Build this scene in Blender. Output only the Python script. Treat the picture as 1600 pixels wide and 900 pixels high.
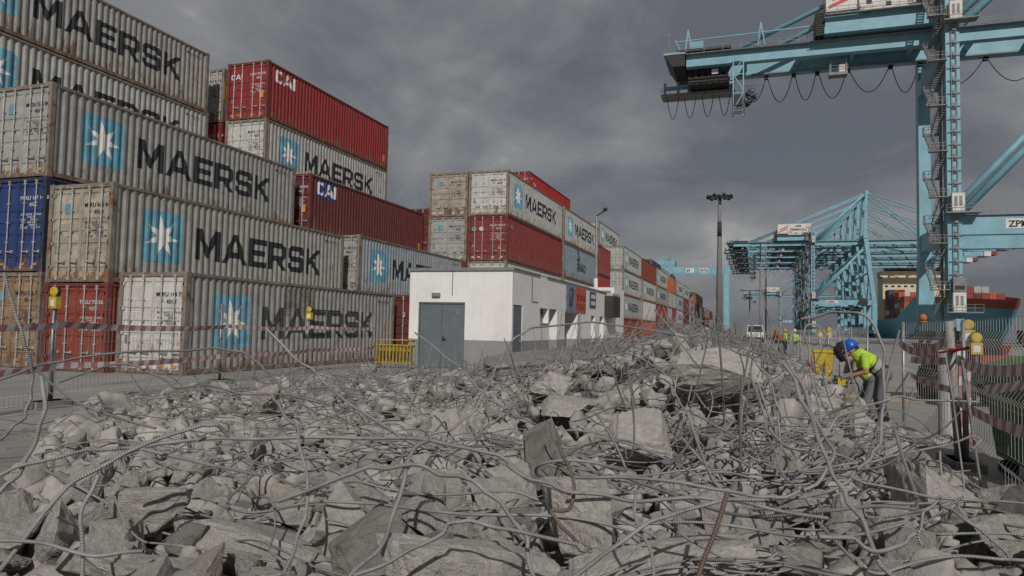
import bpy, bmesh, math, random
import numpy as np
from mathutils import Vector, Matrix, noise
R=math.radians
for o in list(bpy.data.objects): bpy.data.objects.remove(o)
S=bpy.context.scene; COL=S.collection
# ---------------------------------------------------------------- camera
cam=bpy.data.cameras.new('camera'); co=bpy.data.objects.new('camera',cam); COL.objects.link(co); S.camera=co
cam.sensor_width=36; cam.lens=25.28; cam.clip_start=.05; cam.clip_end=6000
co.matrix_world=Matrix(((.94692,-.00218,.32145,0),(.32077,-.05875,-.94533,0),(.02095,.99827,-.05493,1.52),(0,0,0,1)))
# ---------------------------------------------------------------- sky and sun
EL=R(34); AZ=R(159)     # sun behind the camera, a little to the right
SUN=Vector((math.cos(EL)*math.sin(AZ),math.cos(EL)*math.cos(AZ),math.sin(EL)))
W_=bpy.data.worlds.new('World'); S.world=W_; W_.use_nodes=True
nt=W_.node_tree; nt.nodes.clear()
def N(t,ty,**k):
    n=t.nodes.new(ty)
    for a,b in k.items():
        if hasattr(n,a): setattr(n,a,b)
    return n
def L(t,a,b): t.links.new(a,b)
def setin(n,**k):
    for a,b in k.items(): n.inputs[a.replace('_',' ')].default_value=b
wo=N(nt,'ShaderNodeOutputWorld'); bg=N(nt,'ShaderNodeBackground'); bg2=N(nt,'ShaderNodeBackground'); mx=N(nt,'ShaderNodeMixShader')
sky=N(nt,'ShaderNodeTexSky',sky_type='NISHITA',sun_disc=False,sun_elevation=EL,sun_rotation=AZ)
L(nt,sky.outputs[0],bg.inputs[0]); bg.inputs[1].default_value=.07
tc=N(nt,'ShaderNodeTexCoord'); mp=N(nt,'ShaderNodeMapping'); mp.inputs['Scale'].default_value=(1,1,1.7); mp.inputs['Location'].default_value=(9.1,4.7,.8)
L(nt,tc.outputs['Generated'],mp.inputs[0])
n1=N(nt,'ShaderNodeTexNoise'); setin(n1,Scale=2.2,Detail=9.0,Roughness=.52,Distortion=.5); L(nt,mp.outputs[0],n1.inputs[0])
n2=N(nt,'ShaderNodeTexNoise'); setin(n2,Scale=5.5,Detail=10.0,Roughness=.6,Distortion=.6); L(nt,mp.outputs[0],n2.inputs[0])
rp=N(nt,'ShaderNodeValToRGB'); e=rp.color_ramp.elements
e[0].position=.375; e[0].color=(.122,.130,.150,1); e[1].position=.655; e[1].color=(.40,.395,.385,1)
m=e.new(.47); m.color=(.175,.181,.196,1); m=e.new(.57); m.color=(.238,.24,.247,1)
mixn=N(nt,'ShaderNodeMath',operation='MULTIPLY_ADD'); L(nt,n2.outputs[0],mixn.inputs[0]); mixn.inputs[1].default_value=.38
sub=N(nt,'ShaderNodeMath',operation='SUBTRACT'); L(nt,n1.outputs[0],sub.inputs[0]); sub.inputs[1].default_value=.19
L(nt,sub.outputs[0],mixn.inputs[2]); L(nt,mixn.outputs[0],rp.inputs[0])
L(nt,rp.outputs[0],bg2.inputs[0]); bg2.inputs[1].default_value=1.0
mx.inputs[0].default_value=.97
L(nt,bg.outputs[0],mx.inputs[1]); L(nt,bg2.outputs[0],mx.inputs[2]); L(nt,mx.outputs[0],wo.inputs[0])
sl=bpy.data.lights.new('sun','SUN'); sl.energy=2.75; sl.angle=R(.6); sl.color=(1,.965,.915)
so=bpy.data.objects.new('sun',sl); COL.objects.link(so); so.rotation_euler=SUN.to_track_quat('Z','Y').to_euler(); so.location=(20,-60,60)
S.view_settings.view_transform='Standard'; S.view_settings.look='None'; S.view_settings.exposure=0; S.view_settings.gamma=1
S.render.engine='CYCLES'
# ---------------------------------------------------------------- helpers
class MB:
    def __init__(s): s.v=[]; s.f=[]; s.m=[]; s.uv=None; s.k=0
    def add(s,v,f):
        b=len(s.v); s.v+= [tuple(p) for p in v]; s.f+=[tuple(b+i for i in q) for q in f]; s.m+=[s.k]*len(f); return s
    def box(s,x0,x1,y0,y1,z0,z1):
        return s.add([(x0,y0,z0),(x1,y0,z0),(x1,y1,z0),(x0,y1,z0),(x0,y0,z1),(x1,y0,z1),(x1,y1,z1),(x0,y1,z1)],
          [(0,3,2,1),(4,5,6,7),(0,1,5,4),(1,2,6,5),(2,3,7,6),(3,0,4,7)])
    def beam(s,p,q,w,h=None,up=(0,0,1)):
        p=Vector(p);q=Vector(q);h=h or w;d=(q-p).normalized();u=Vector(up)
        if abs(d.dot(u))>.98:u=Vector((0,1,0))
        a=d.cross(u).normalized()*w/2;b=a.cross(d).normalized()*h/2
        return s.add([p-a-b,p+a-b,p+a+b,p-a+b,q-a-b,q+a-b,q+a+b,q-a+b],[(0,1,2,3),(7,6,5,4),(0,4,5,1),(1,5,6,2),(2,6,7,3),(3,7,4,0)])
    def tube(s,pts,r,n=8,cap=True):
        pts=[Vector(p) for p in pts]; rs=r if isinstance(r,(list,tuple)) else [r]*len(pts)
        b=len(s.v); t=None; a=None
        for i,p in enumerate(pts):
            t=(pts[min(i+1,len(pts)-1)]-pts[max(i-1,0)]).normalized()
            if a is None:
                u=Vector((0,0,1)) if abs(t.z)<.9 else Vector((1,0,0)); a=t.cross(u).normalized()
            else:
                a=(a-t*a.dot(t)).normalized()
            c=t.cross(a)
            for j in range(n):
                g=2*math.pi*j/n; q=p+(a*math.cos(g)+c*math.sin(g))*rs[i]; s.v.append(tuple(q))
        for i in range(len(pts)-1):
            for j in range(n):
                k=(j+1)%n; s.f.append((b+i*n+j,b+i*n+k,b+i*n+n+k,b+i*n+n+j)); s.m.append(s.k)
        if cap:
            s.f.append(tuple(b+j for j in range(n))[::-1]); s.m.append(s.k)
            s.f.append(tuple(b+(len(pts)-1)*n+j for j in range(n))); s.m.append(s.k)
        return s
    def lathe(s,prof,n=16,c=(0,0,0),axis='z'):
        b=len(s.v)
        for r,z in prof:
            for j in range(n):
                g=2*math.pi*j/n; x,y=r*math.cos(g),r*math.sin(g)
                p=(x,y,z) if axis=='z' else ((x,z,y) if axis=='y' else (z,x,y))
                s.v.append((c[0]+p[0],c[1]+p[1],c[2]+p[2]))
        for i in range(len(prof)-1):
            for j in range(n):
                k=(j+1)%n; s.f.append((b+i*n+j,b+i*n+k,b+i*n+n+k,b+i*n+n+j)); s.m.append(s.k)
        s.f.append(tuple(b+j for j in range(n))); s.m.append(s.k)
        s.f.append(tuple(b+(len(prof)-1)*n+j for j in range(n))); s.m.append(s.k)
        return s
    def mesh(s,name,smooth=False):
        me=bpy.data.meshes.new(name); me.from_pydata(s.v,[],s.f)
        bm=bmesh.new(); bm.from_mesh(me); bmesh.ops.recalc_face_normals(bm,faces=bm.faces); bm.to_mesh(me); bm.free()
        if any(s.m): me.polygons.foreach_set('material_index',s.m)
        if smooth: me.polygons.foreach_set('use_smooth',[True]*len(me.polygons))
        me.update(); return me
    def build(s,name,mat,parent=None,smooth=False,loc=None):
        me=s.mesh(name,smooth)
        for x in (mat if isinstance(mat,(list,tuple)) else [mat]): me.materials.append(x)
        return link(name,me,parent,loc)
def link(name,me,parent=None,loc=None,mat=None):
    o=bpy.data.objects.new(name,me); COL.objects.link(o)
    if parent: o.parent=parent
    if loc is not None: o.location=loc
    if mat is not None:
        if not me.materials: me.materials.append(mat)
        o.material_slots[0].link='OBJECT'; o.material_slots[0].material=mat
    return o
def tag(o,label,cat,group=None,kind=None):
    if label: o['label']=label
    if cat: o['category']=cat
    if group: o['group']=group
    if kind: o['kind']=kind
    return o
def empty(name,loc,label,cat,group=None,rz=0):
    o=bpy.data.objects.new(name,None); COL.objects.link(o); o.location=loc; o.rotation_euler=(0,0,rz); o.empty_display_size=.2
    return tag(o,label,cat,group)
def copy_tree(o,parent=None):
    c=o.copy(); COL.objects.link(c); c.parent=parent
    for ch in o.children: copy_tree(ch,c)
    return c
# ---------------------------------------------------------------- materials
def mat(name,col,rough=.7,metal=0,var=.25,scale=2.5,dirt=None,damt=.0,dscale=4,bump=0,bscale=40,streak=0,spec=.4,speck=0,low=0,rnd=True,stretch=(1,1,1)):
    m=bpy.data.materials.new(name); m.use_nodes=True; t=m.node_tree; b=t.nodes['Principled BSDF']
    setin(b,Roughness=rough,Metallic=metal); b.inputs['Specular IOR Level'].default_value=spec
    tc=N(t,'ShaderNodeTexCoord'); oi=N(t,'ShaderNodeObjectInfo'); vm=N(t,'ShaderNodeVectorMath',operation='ADD')
    sc=N(t,'ShaderNodeVectorMath',operation='MULTIPLY'); L(t,tc.outputs['Object'],sc.inputs[0]); sc.inputs[1].default_value=stretch
    ml=N(t,'ShaderNodeMath',operation='MULTIPLY'); L(t,oi.outputs['Random'],ml.inputs[0]); ml.inputs[1].default_value=37. if rnd else 0
    L(t,sc.outputs[0],vm.inputs[0]); L(t,ml.outputs[0],vm.inputs[1]); V=vm.outputs[0]
    n=N(t,'ShaderNodeTexNoise'); setin(n,Scale=scale,Detail=7.,Roughness=.62); L(t,V,n.inputs[0])
    r=N(t,'ShaderNodeMapRange'); L(t,n.outputs[0],r.inputs[0]); setin(r,From_Min=.3,From_Max=.7,To_Min=1-var,To_Max=1+var*.7)
    mulc=N(t,'ShaderNodeVectorMath',operation='SCALE'); mulc.inputs[0].default_value=col[:3]; L(t,r.outputs[0],mulc.inputs['Scale'])
    out=mulc.outputs[0]
    def mask(vec,sc,lo,hi,det=8.):
        q=N(t,'ShaderNodeTexNoise'); setin(q,Scale=sc,Detail=det,Roughness=.65); L(t,vec,q.inputs[0])
        w=N(t,'ShaderNodeMapRange'); L(t,q.outputs[0],w.inputs[0]); setin(w,From_Min=lo,From_Max=hi); return w.outputs[0]
    def mix(a,fac,c2):
        q=N(t,'ShaderNodeMix',data_type='RGBA'); L(t,fac,q.inputs[0]); L(t,a,q.inputs[6])
        q.inputs[7].default_value=(*c2,1); return q.outputs[2]
    if streak:
        mpn=N(t,'ShaderNodeMapping'); mpn.inputs['Scale'].default_value=(7,7,.45); L(t,V,mpn.inputs[0])
        w=mask(mpn.outputs[0],1.3,.5,.95); ms=N(t,'ShaderNodeMath',operation='MULTIPLY'); L(t,w,ms.inputs[0]); ms.inputs[1].default_value=streak
        out=mix(out,ms.outputs[0],(.09,.075,.06))
    if dirt and damt>0:
        lo=.74-.34*damt; out=mix(out,mask(V,dscale,lo,lo+.12),dirt)
        out=mix(out,mask(V,dscale*3.1,lo+.03,lo+.13),(dirt[0]*.45,dirt[1]*.4,dirt[2]*.4))
    if low:      # corrosion creeping up from the bottom rail in streaks
        sp=N(t,'ShaderNodeSeparateXYZ'); L(t,tc.outputs['Object'],sp.inputs[0]); w=N(t,'ShaderNodeMapRange'); L(t,sp.outputs[2],w.inputs[0]); setin(w,From_Min=.1,From_Max=1.5,To_Min=.24,To_Max=0.)
        mpn=N(t,'ShaderNodeMapping'); mpn.inputs['Scale'].default_value=(2.6,2.6,.7); L(t,V,mpn.inputs[0]); q=N(t,'ShaderNodeTexNoise'); setin(q,Scale=1.6,Detail=9.,Roughness=.7); L(t,mpn.outputs[0],q.inputs[0])
        ad=N(t,'ShaderNodeMath',operation='ADD'); L(t,q.outputs[0],ad.inputs[0]); L(t,w.outputs[0],ad.inputs[1]); w2=N(t,'ShaderNodeMapRange'); L(t,ad.outputs[0],w2.inputs[0]); setin(w2,From_Min=.69,From_Max=.80)
        out=mix(out,w2.outputs[0],(.15,.085,.05))
    if speck:
        out=mix(out,mask(V,55.,.60,.66,3.),(col[0]*.45,col[1]*.43,col[2]*.42)); out=mix(out,mask(V,38.,.66,.72,2.),(min(1,col[0]*1.5),min(1,col[1]*1.5),min(1,col[2]*1.5)))
    L(t,out,b.inputs['Base Color'])
    if bump:
        q=N(t,'ShaderNodeTexNoise'); setin(q,Scale=bscale,Detail=8.,Roughness=.65); L(t,V,q.inputs[0])
        bp=N(t,'ShaderNodeBump'); setin(bp,Strength=bump,Distance=.02); L(t,q.outputs[0],bp.inputs['Height']); L(t,bp.outputs[0],b.inputs['Normal'])
    return m
RUST=(.16,.065,.028)
def cmat(n,c,rust=.25,var=.22,streak=.35,rough=.62): return mat(n,c,rough,var=var,dirt=RUST,damt=rust,dscale=2.2,streak=streak,bump=.06,bscale=25,low=1)
M={}
M['grey']=cmat('container_grey',(.27,.265,.25),.12); M['grey2']=cmat('container_pale_grey',(.37,.365,.345),.12); M['grey3']=cmat('container_blue_grey',(.27,.30,.32),.1)
M['greyd']=cmat('container_warm_grey',(.29,.28,.255),.15); M['white']=cmat('container_off_white',(.50,.485,.45),.22)
M['whitedoor']=cmat('door_off_white_rusted',(.52,.50,.47),.36); M['greydoor']=cmat('door_grey',(.33,.325,.31),.12); M['rustydoor']=cmat('door_rust_washed',(.36,.32,.26),.45,var=.4,streak=.9)
M['brown']=cmat('container_tan_rust',(.27,.175,.105),.55,var=.4,streak=.7); M['red']=cmat('container_red',(.25,.028,.03),.10,streak=.25); M['redb']=cmat('container_brick_red',(.22,.045,.03),.22)
M['maroon']=cmat('container_maroon',(.115,.026,.025),.1,streak=.2); M['oxred']=cmat('container_oxide_red',(.20,.036,.034),.12); M['bred']=cmat('container_bright_red',(.32,.018,.022),.03,streak=.1)
M['orange']=cmat('container_orange',(.42,.075,.025),.1); M['blue']=cmat('container_blue',(.022,.045,.15),.2); M['seago']=cmat('container_slate_blue',(.19,.24,.26),.08)
M['navybox']=cmat('container_navy',(.04,.055,.09),.1)
M['rail']=cmat('frame_rust_grey',(.22,.185,.15),.55,var=.35); M['railred']=cmat('frame_red_rust',(.15,.035,.03),.35); M['railblue']=cmat('frame_dark_blue',(.03,.035,.06),.4)
M['steel']=mat('galvanised_steel',(.33,.33,.33),.45,.6,var=.25,scale=6); M['rod']=mat('lock_rod_steel',(.42,.41,.40),.5,.3,var=.3,scale=5)
M['dark']=mat('dark_void',(.02,.02,.02),.9); M['ink']=mat('navy_black_paint',(.016,.017,.024),.6,var=.4,scale=5,dirt=(.10,.10,.095),damt=.28,dscale=3); M['wink']=mat('white_paint',(.62,.6,.58),.6,var=.2)
M['sky']=mat('light_blue_paint',(.12,.30,.39),.6,var=.3,dirt=(.24,.26,.27),damt=.3,dscale=3); M['star']=mat('star_white_paint',(.66,.65,.62),.6,var=.18,dirt=RUST,damt=.12)
M['amber']=mat('amber_sticker',(.62,.27,.02),.5); M['sred']=mat('red_print',(.5,.07,.05),.6)
M['crane']=mat('crane_blue_paint',(.20,.385,.46),.5,var=.2,scale=.35,dirt=(.20,.2,.19),damt=.10,dscale=.7,streak=.25)
M['craned']=mat('crane_grey_steel',(.21,.21,.205),.6,var=.3,scale=1.5); M['cranek']=mat('crane_dark_machinery',(.035,.033,.03),.7,var=.4,scale=2,dirt=RUST,damt=.3)
M['house']=mat('machine_house_white',(.62,.60,.56),.6,var=.12,scale=.6,streak=.3)
M['cable']=mat('black_cable',(.02,.02,.022),.6)
def ground_mat():
    m=mat('pavement',(.265,.252,.235),.9,var=.22,scale=.35,dirt=(.17,.16,.15),damt=.5,dscale=.12,bump=.25,bscale=9,rnd=False,stretch=(1,.35,1)); return m
M['ground']=ground_mat()
# ---------------------------------------------------------------- ground, quay, water
g=MB(); g.add([(-1500,-300,0),(64,-300,0),(64,3500,0),(-1500,3500,0)],[(0,1,2,3)]); tag(g.build('ground',M['ground']),None,None,kind='structure')
M['water']=mat('harbour_water',(.05,.06,.065),.12,var=.1,bump=.5,bscale=.8,rnd=False,spec=.5)
g=MB(); g.add([(64.3,-300,-2.6),(2500,-300,-2.6),(2500,3500,-2.6),(64.3,3500,-2.6)],[(0,1,2,3)]); tag(g.build('water',M['water']),None,None,kind='structure')
M['kerb']=mat('quay_concrete',(.34,.33,.31),.85,var=.2,scale=1)
g=MB(); g.box(62.6,64.25,-300,3500,-3,.28); tag(g.build('quay_edge',M['kerb']),None,None,kind='structure')
M['oldpaint']=mat('worn_line_paint',(.42,.41,.38),.8,var=.5,scale=6)
for k,(x,y0,y1) in enumerate(((-11.9,3,60),(-13.4,2,15.2),(6.5,10,160),(10.2,10,160),(19,60,400))):
    g=MB(); g.add([(x-.07,y0,.004),(x+.07,y0,.004),(x+.07,y1,.004),(x-.07,y1,.004)],[(0,1,2,3)]); tag(g.build('painted_line',M['oldpaint']),None,None,kind='structure')
# ---------------------------------------------------------------- shipping containers
CL,CW,CH=12.192,2.438,2.896
CP=.28
def prof(y):
    t=((y-.2)%CP)
    if t<.075: return 0.
    if t<.14: return .046*(t-.075)/.065
    if t<.215: return .046
    return .046*(1-(t-.215)/.065)
FOLDS=[.2+CP*k+a for k in range(43) for a in (0,.075,.14,.215)]
def corr_mesh(side):
    v=[];f=[]; ys=[.16]+[y for y in FOLDS if .17<y<CL-.17]+[CL-.16]
    for y in ys:
        x=(CW/2-.022-prof(y))*side
        v+=[(x,y,.15),(x,y,CH-.11)]
    for i in range(len(ys)-1): f.append((2*i,2*i+2,2*i+3,2*i+1) if side>0 else (2*i,2*i+1,2*i+3,2*i+2))
    m=MB(); m.add(v,f); return m.mesh('side_panel')
def frame_mesh():
    m=MB(); w=CW/2
    for sx in (-1,1):
        for y0,y1 in ((0,.15),(CL-.15,CL)):
            x0,x1=sorted((sx*w,sx*(w-.14))); m.box(x0,x1,y0,y1,.12,CH-.12)
            x0,x1=sorted((sx*(w+.004),sx*(w-.175)));
            yy0,yy1=(-.004,.178) if y0==0 else (CL-.178,CL+.004)
            m.box(x0,x1,yy0,yy1,0,.118); m.box(x0,x1,yy0,yy1,CH-.118,CH)
        x0,x1=sorted((sx*(w-.004),sx*(w-.10))); m.box(x0,x1,.18,CL-.18,.02,.155); m.box(x0,x1,.18,CL-.18,CH-.115,CH-.03)
    for y0,y1 in ((.01,.13),(CL-.13,CL-.01)):
        m.box(-w+.18,w-.18,y0,y1,.02,.14); m.box(-w+.18,w-.18,y0,y1,CH-.13,CH-.02)
    return m.mesh('frame')
def roof_mesh():
    v=[];f=[];ys=[.13]
    y=.3
    while y<CL-.3: ys+=[y,y+.06,y+.16,y+.22]; y+=.34
    for i,y in enumerate(ys+[CL-.13]):
        z=CH-.02-(.02 if i%4 in(2,3) else 0); v+=[(-CW/2+.1,y,z),(CW/2-.1,y,z)]
    for i in range(len(v)//2-1): f.append((2*i,2*i+1,2*i+3,2*i+2))
    m=MB(); m.add(v,f); return m.mesh('roof_panel')
def door_mesh(s):
    zs=[(.15,.06),(.3,.06),(.33,.085),(.43,.085),(.46,.06)]
    for z in (1.02,1.38,1.74): zs+=[(z,.06),(z+.03,.085),(z+.11,.085),(z+.14,.06)]
    zs+=[(2.5,.06),(2.53,.085),(2.6,.085),(2.63,.06),(2.765,.06)]
    x0,x1=(-CW/2+.145,-.006) if s<0 else (.006,CW/2-.145)
    m=MB(); v=[];f=[]
    for z,y in zs: v+=[(x0+.05,y,z),(x1-.05,y,z)]
    for i in range(len(zs)-1): f.append((2*i,2*i+1,2*i+3,2*i+2))
    m.add(v,f); m.box(x0,x0+.05,.045,.1,.145,2.77); m.box(x1-.05,x1,.045,.1,.145,2.77)
    m.box(x0+.05,x1-.05,.046,.1,.144,.17); m.box(x0+.05,x1-.05,.046,.1,2.745,2.77)
    hx=x0 if s<0 else x1
    for z in (.4,1.1,1.8,2.5): m.box(hx-.05,hx+.05,.0,.05,z,z+.09)
    return m.mesh('door')
def rod_mesh():
    m=MB(); m.tube([(0,.012,.1),(0,.012,2.8)],.019,6)
    for z in (.1,.16,2.7,2.78): m.box(-.04,.04,-.012,.045,z-.03,z+.03)
    for z in (.9,1.5,2.1): m.box(-.045,.045,-.008,.046,z-.025,z+.025)
    m.beam((.0,-.012,.62),(.28,-.012,.60),.03,.03); m.box(.2,.27,-.006,.044,.56,.66)
    return m.mesh('lock_rod')
def endwall_mesh():
    m=MB(); m.box(-CW/2+.14,CW/2-.14,CL-.1,CL-.04,.14,CH-.12); return m.mesh('end_panel')
def floor_mesh():
    m=MB(); m.box(-CW/2+.1,CW/2-.1,.13,CL-.13,.09,.14)
    for k in range(20): m.box(-CW/2+.1,CW/2-.1,.4+k*.6,.46+k*.6,.03,.09)
    return m.mesh('floor_panel')
ME=dict(frame=frame_mesh(),right=corr_mesh(1),left=corr_mesh(-1),roof=roof_mesh(),dl=door_mesh(-1),dr=door_mesh(1),rod=rod_mesh(),end=endwall_mesh(),floor=floor_mesh())
# flat outlines (letters, emblems): poly lists -> filled mesh
def fill(polys,name='lettering'):
    c=bpy.data.curves.new('c','CURVE'); c.dimensions='2D'; c.fill_mode='BOTH'
    for P in polys:
        s=c.splines.new('POLY'); s.points.add(len(P)-1); s.use_cyclic_u=True
        for i,p in enumerate(P): s.points[i].co=(p[0],p[1],0,1)
    o=bpy.data.objects.new('c',c); me=bpy.data.meshes.new_from_object(o); bpy.data.objects.remove(o); bpy.data.curves.remove(c)
    me.name=name; me.materials.clear(); return me
LET={'M':(1.1,[[(0,0),(0,1),(.26,1),(.55,.42),(.84,1),(1.1,1),(1.1,0),(.88,0),(.88,.62),(.6,.08),(.5,.08),(.22,.62),(.22,0)]]),
'A':(1.2,[[(0,0),(.46,1),(.74,1),(1.2,0),(.95,0),(.86,.2),(.34,.2),(.25,0)],[(.43,.4),(.77,.4),(.6,.78)]]),
'E':(.9,[[(0,0),(0,1),(.9,1),(.9,.8),(.22,.8),(.22,.6),(.85,.6),(.85,.41),(.22,.41),(.22,.2),(.9,.2),(.9,0)]]),
'R':(1.02,[[(0,0),(0,1),(.8,1),(.98,.85),(.98,.5),(.85,.36),(.75,.34),(1.02,0),(.74,0),(.5,.33),(.22,.33),(.22,0)],[(.22,.52),(.22,.8),(.72,.8),(.76,.76),(.76,.56),(.72,.52)]]),
'S':(.98,[[(.15,0),(0,.14),(0,.33),(.22,.33),(.22,.2),(.76,.2),(.76,.4),(.15,.4),(0,.54),(0,.86),(.15,1),(.83,1),(.97,.86),(.97,.68),(.75,.68),(.75,.8),(.22,.8),(.22,.6),(.83,.6),(.98,.46),(.98,.14),(.83,0)]]),
'K':(1.04,[[(0,0),(0,1),(.22,1),(.22,.63),(.7,1),(1.02,1),(.48,.57),(1.04,0),(.74,0),(.32,.44),(.22,.36),(.22,0)]]),
'C':(.92,[[(.15,0),(0,.14),(0,.86),(.15,1),(.8,1),(.92,.88),(.92,.66),(.7,.66),(.7,.8),(.24,.8),(.24,.2),(.7,.2),(.7,.34),(.92,.34),(.92,.12),(.8,0)]]),
'I':(.26,[[(0,0),(0,1),(.26,1),(.26,0)]])}
def word(w,h,gap=.14):
    P=[];x=0
    for ch in w:
        a,pl=LET[ch]; P+=[[((x+p[0])*h,p[1]*h) for p in q] for q in pl]; x+=a+gap
    return P,(x-gap)*h
def drape(me,y0,z0,off):      # map flat outline on the corrugated +X side
    bm=bmesh.new(); bm.from_mesh(me)
    ys=[v.co.x+y0 for v in bm.verts]
    for y in FOLDS:
        if min(ys)<y<max(ys): bmesh.ops.bisect_plane(bm,geom=bm.verts[:]+bm.edges[:]+bm.faces[:],plane_co=(y-y0,0,0),plane_no=(1,0,0))
    for v in bm.verts:
        y,z=v.co.x+y0,v.co.y+z0; v.co=(CW/2-.022-prof(y)+off,y,z)
    bmesh.ops.recalc_face_normals(bm,faces=bm.faces)
    if bm.faces:
        bm.faces.ensure_lookup_table()
        if sum(f.normal.x for f in bm.faces)<0: bmesh.ops.reverse_faces(bm,faces=bm.faces)
    bm.to_mesh(me); bm.free(); return me
def rrect(w,h,r,n=4):
    P=[]
    for cx,cy,a in ((w-r,h-r,0),(r,h-r,90),(r,r,180),(w-r,r,270)):
        for k in range(n+1): t=R(a+90*k/n); P.append((cx+r*math.cos(t),cy+r*math.sin(t)))
    return P
def star(cx,cy,ro,ri,n=7,rot=8):
    return [(cx+(ro if k%2==0 else ri)*math.cos(R(90+rot)+math.pi*k/n),cy+(ro if k%2==0 else ri)*math.sin(R(90+rot)+math.pi*k/n)) for k in range(2*n)]
mk,_=word('MAERSK',1.04); ME['maersk']=drape(fill(mk),3.3,.98,.004)
ME['sq']=drape(fill([rrect(1.62,1.6,.18)],'emblem'),1.1,.72,.003); ME['st']=drape(fill([star(.81,.8,.7,.24)],'star'),1.1,.72,.006)
ME['sqs']=fill([rrect(.3,.3,.03)],'emblem'); ME['sts']=fill([star(.15,.15,.12,.045)],'star')
cc,_=word('CAI',.62,.1); ME['cai']=drape(fill(cc),.63,2.0,.006); ME['caib']=drape(fill([rrect(1.75,.95,.02)],'emblem'),.5,1.85,.003)
ca2,_=word('CAI',.26,.1); ME['caid']=fill(ca2)
_tc={}
def text_mesh(s,size,bold=.0):
    k=(s,size,bold)
    if k not in _tc:
        c=bpy.data.curves.new('t','FONT'); c.body=s; c.size=size; c.offset=bold*size; c.resolution_u=3; c.space_line=.95
        o=bpy.data.objects.new('t',c); bpy.context.view_layer.update(); me=bpy.data.meshes.new_from_object(o); bpy.data.objects.remove(o); bpy.data.curves.remove(c); me.materials.clear(); me.name='lettering'; _tc[k]=me
    return _tc[k]
FRONT=Matrix(((1,0,0,0),(0,0,-1,0),(0,1,0,0),(0,0,0,1)))    # text facing -Y
SIDE=Matrix(((0,0,1,0),(1,0,0,0),(0,1,0,0),(0,0,0,1)))      # text facing +X
def flat(me,name,parent,m,where,x,y,z):
    o=link(name,me,parent,mat=m); o.matrix_local=Matrix.Translation((x,y,z))@where; return o
def container(X,Y,Z,side,label,frame=None,door=None,h=CH,l=CL,w=CW,maersk=False,num=None,ink='ink',logo=None,detail=2,extra=None,cat='container',group='stacked shipping containers'):
    side=M[side]; fr=M[frame or 'rail']; door=M[door] if door else side
    r=empty('shipping_container',(X-w/2,Y,Z),label,cat,group); r.scale=(w/CW,l/CL,h/CH)
    link('frame',ME['frame'],r,mat=fr); sp=link('side_panel',ME['right'],r,mat=side); link('side_panel',ME['left'],r,mat=side)
    link('roof_panel',ME['roof'],r,mat=side); link('end_panel',ME['end'],r,mat=side); link('floor_panel',ME['floor'],r,mat=M['rail'])
    for s,k in ((-1,'dl'),(1,'dr')):
        d=link('door',ME[k],r,mat=door)
        if detail>1:
            for xx in (.33,.80):
                o=link('lock_rod',ME['rod'],d,mat=M['rod']); o.location=(s*xx-(0 if s>0 else 0),0,0)
    if detail>1 and logo=='maersk':
        e=flat(ME['sqs'],'emblem',r,M['sky'],FRONT,-.62,.04,2.02); flat(ME['sts'],'star',r,M['star'],FRONT,-.62,.046,2.02)
    if num and detail>1:
        flat(text_mesh(num[0],.17,.01),'lettering',r,M[ink],FRONT,.12,.037,2.2); flat(text_mesh(num[1],.16,.01),'lettering',r,M[ink],FRONT,.5,.037,2.0)
        flat(text_mesh('MAX GROSS  32500 KG\n           71650 LB\nTARE        3900 KG\n            8600 LB\nNET        28600 KG\nCU CAP      76.4 CU M',.085,.006),'lettering',r,M[ink],FRONT,.18,.037,1.72)
        if ink=='wink': pass
        m=MB(); m.box(-.95,-.82,.034,.05,.85,1.08); m.build('data_plate',M['steel'],r)
        m=MB()
        for x in (-.98,-.6,.25,.78): m.box(x,x+.16,.03,.05,.2,.27)
        m.build('reflector',M['amber' if random.random()<.5 else 'wink'],r)
    if maersk:
        link('lettering',ME['maersk'],r,mat=M['ink']); link('emblem',ME['sq'],r,mat=M['sky']); link('star',ME['st'],r,mat=M['star'])
    if detail>1 and (maersk):
        flat(text_mesh((num or ('MSKU',''))[0],.13,.006),'lettering',r,M['ink'],SIDE,CW/2-.012,10.75,2.45)
    if maersk and detail>1: flat(TRI,'warning_sticker',r,M['amber'],SIDE,CW/2-.012,11.25,1.35)
    if extra: extra(r)
    return r
TRI=fill([[(0,0),(.26,0),(.13,.26)],[(.05,.03),(.21,.03),(.13,.19)]],'warning_sticker')
random.seed(4)
M['stain']=mat('grimy_paint',(.17,.155,.135),.75,var=.5,scale=4,dirt=(.24,.225,.2),damt=.5,dscale=3)
PATCH=drape(fill([[(0,0),(1.75,.06),(1.72,.98),(.03,.96)]],'grime_patch'),4.4,1.72,.0025)
def ex_grime(r): link('grime_patch',PATCH,r,mat=M['stain'])
def ex_cai(back):
    def f(r):
        if back: link('emblem',ME['caib'],r,mat=M['blue'])
        link('lettering',ME['cai'],r,mat=M['wink']); flat(ME['caid'],'lettering',r,M['wink'],FRONT,-1.0,.035,2.05)
        m=MB(); m.box(.72,.95,.03,.05,1.05,1.4); m.build('warning_sticker',M['amber'],r)
        m=MB(); m.box(CW/2-.03,CW/2-.012,11.6,11.8,.45,.9); m.build('warning_sticker',M['amber'],r)
    return f
def ex_posts(r):  # yellow band on the corner post
    m=MB(); m.box(CW/2-.02,CW/2+.008,.01,.13,1.2,2.3); m.build('post_stripe',M['amber'],r)
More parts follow.
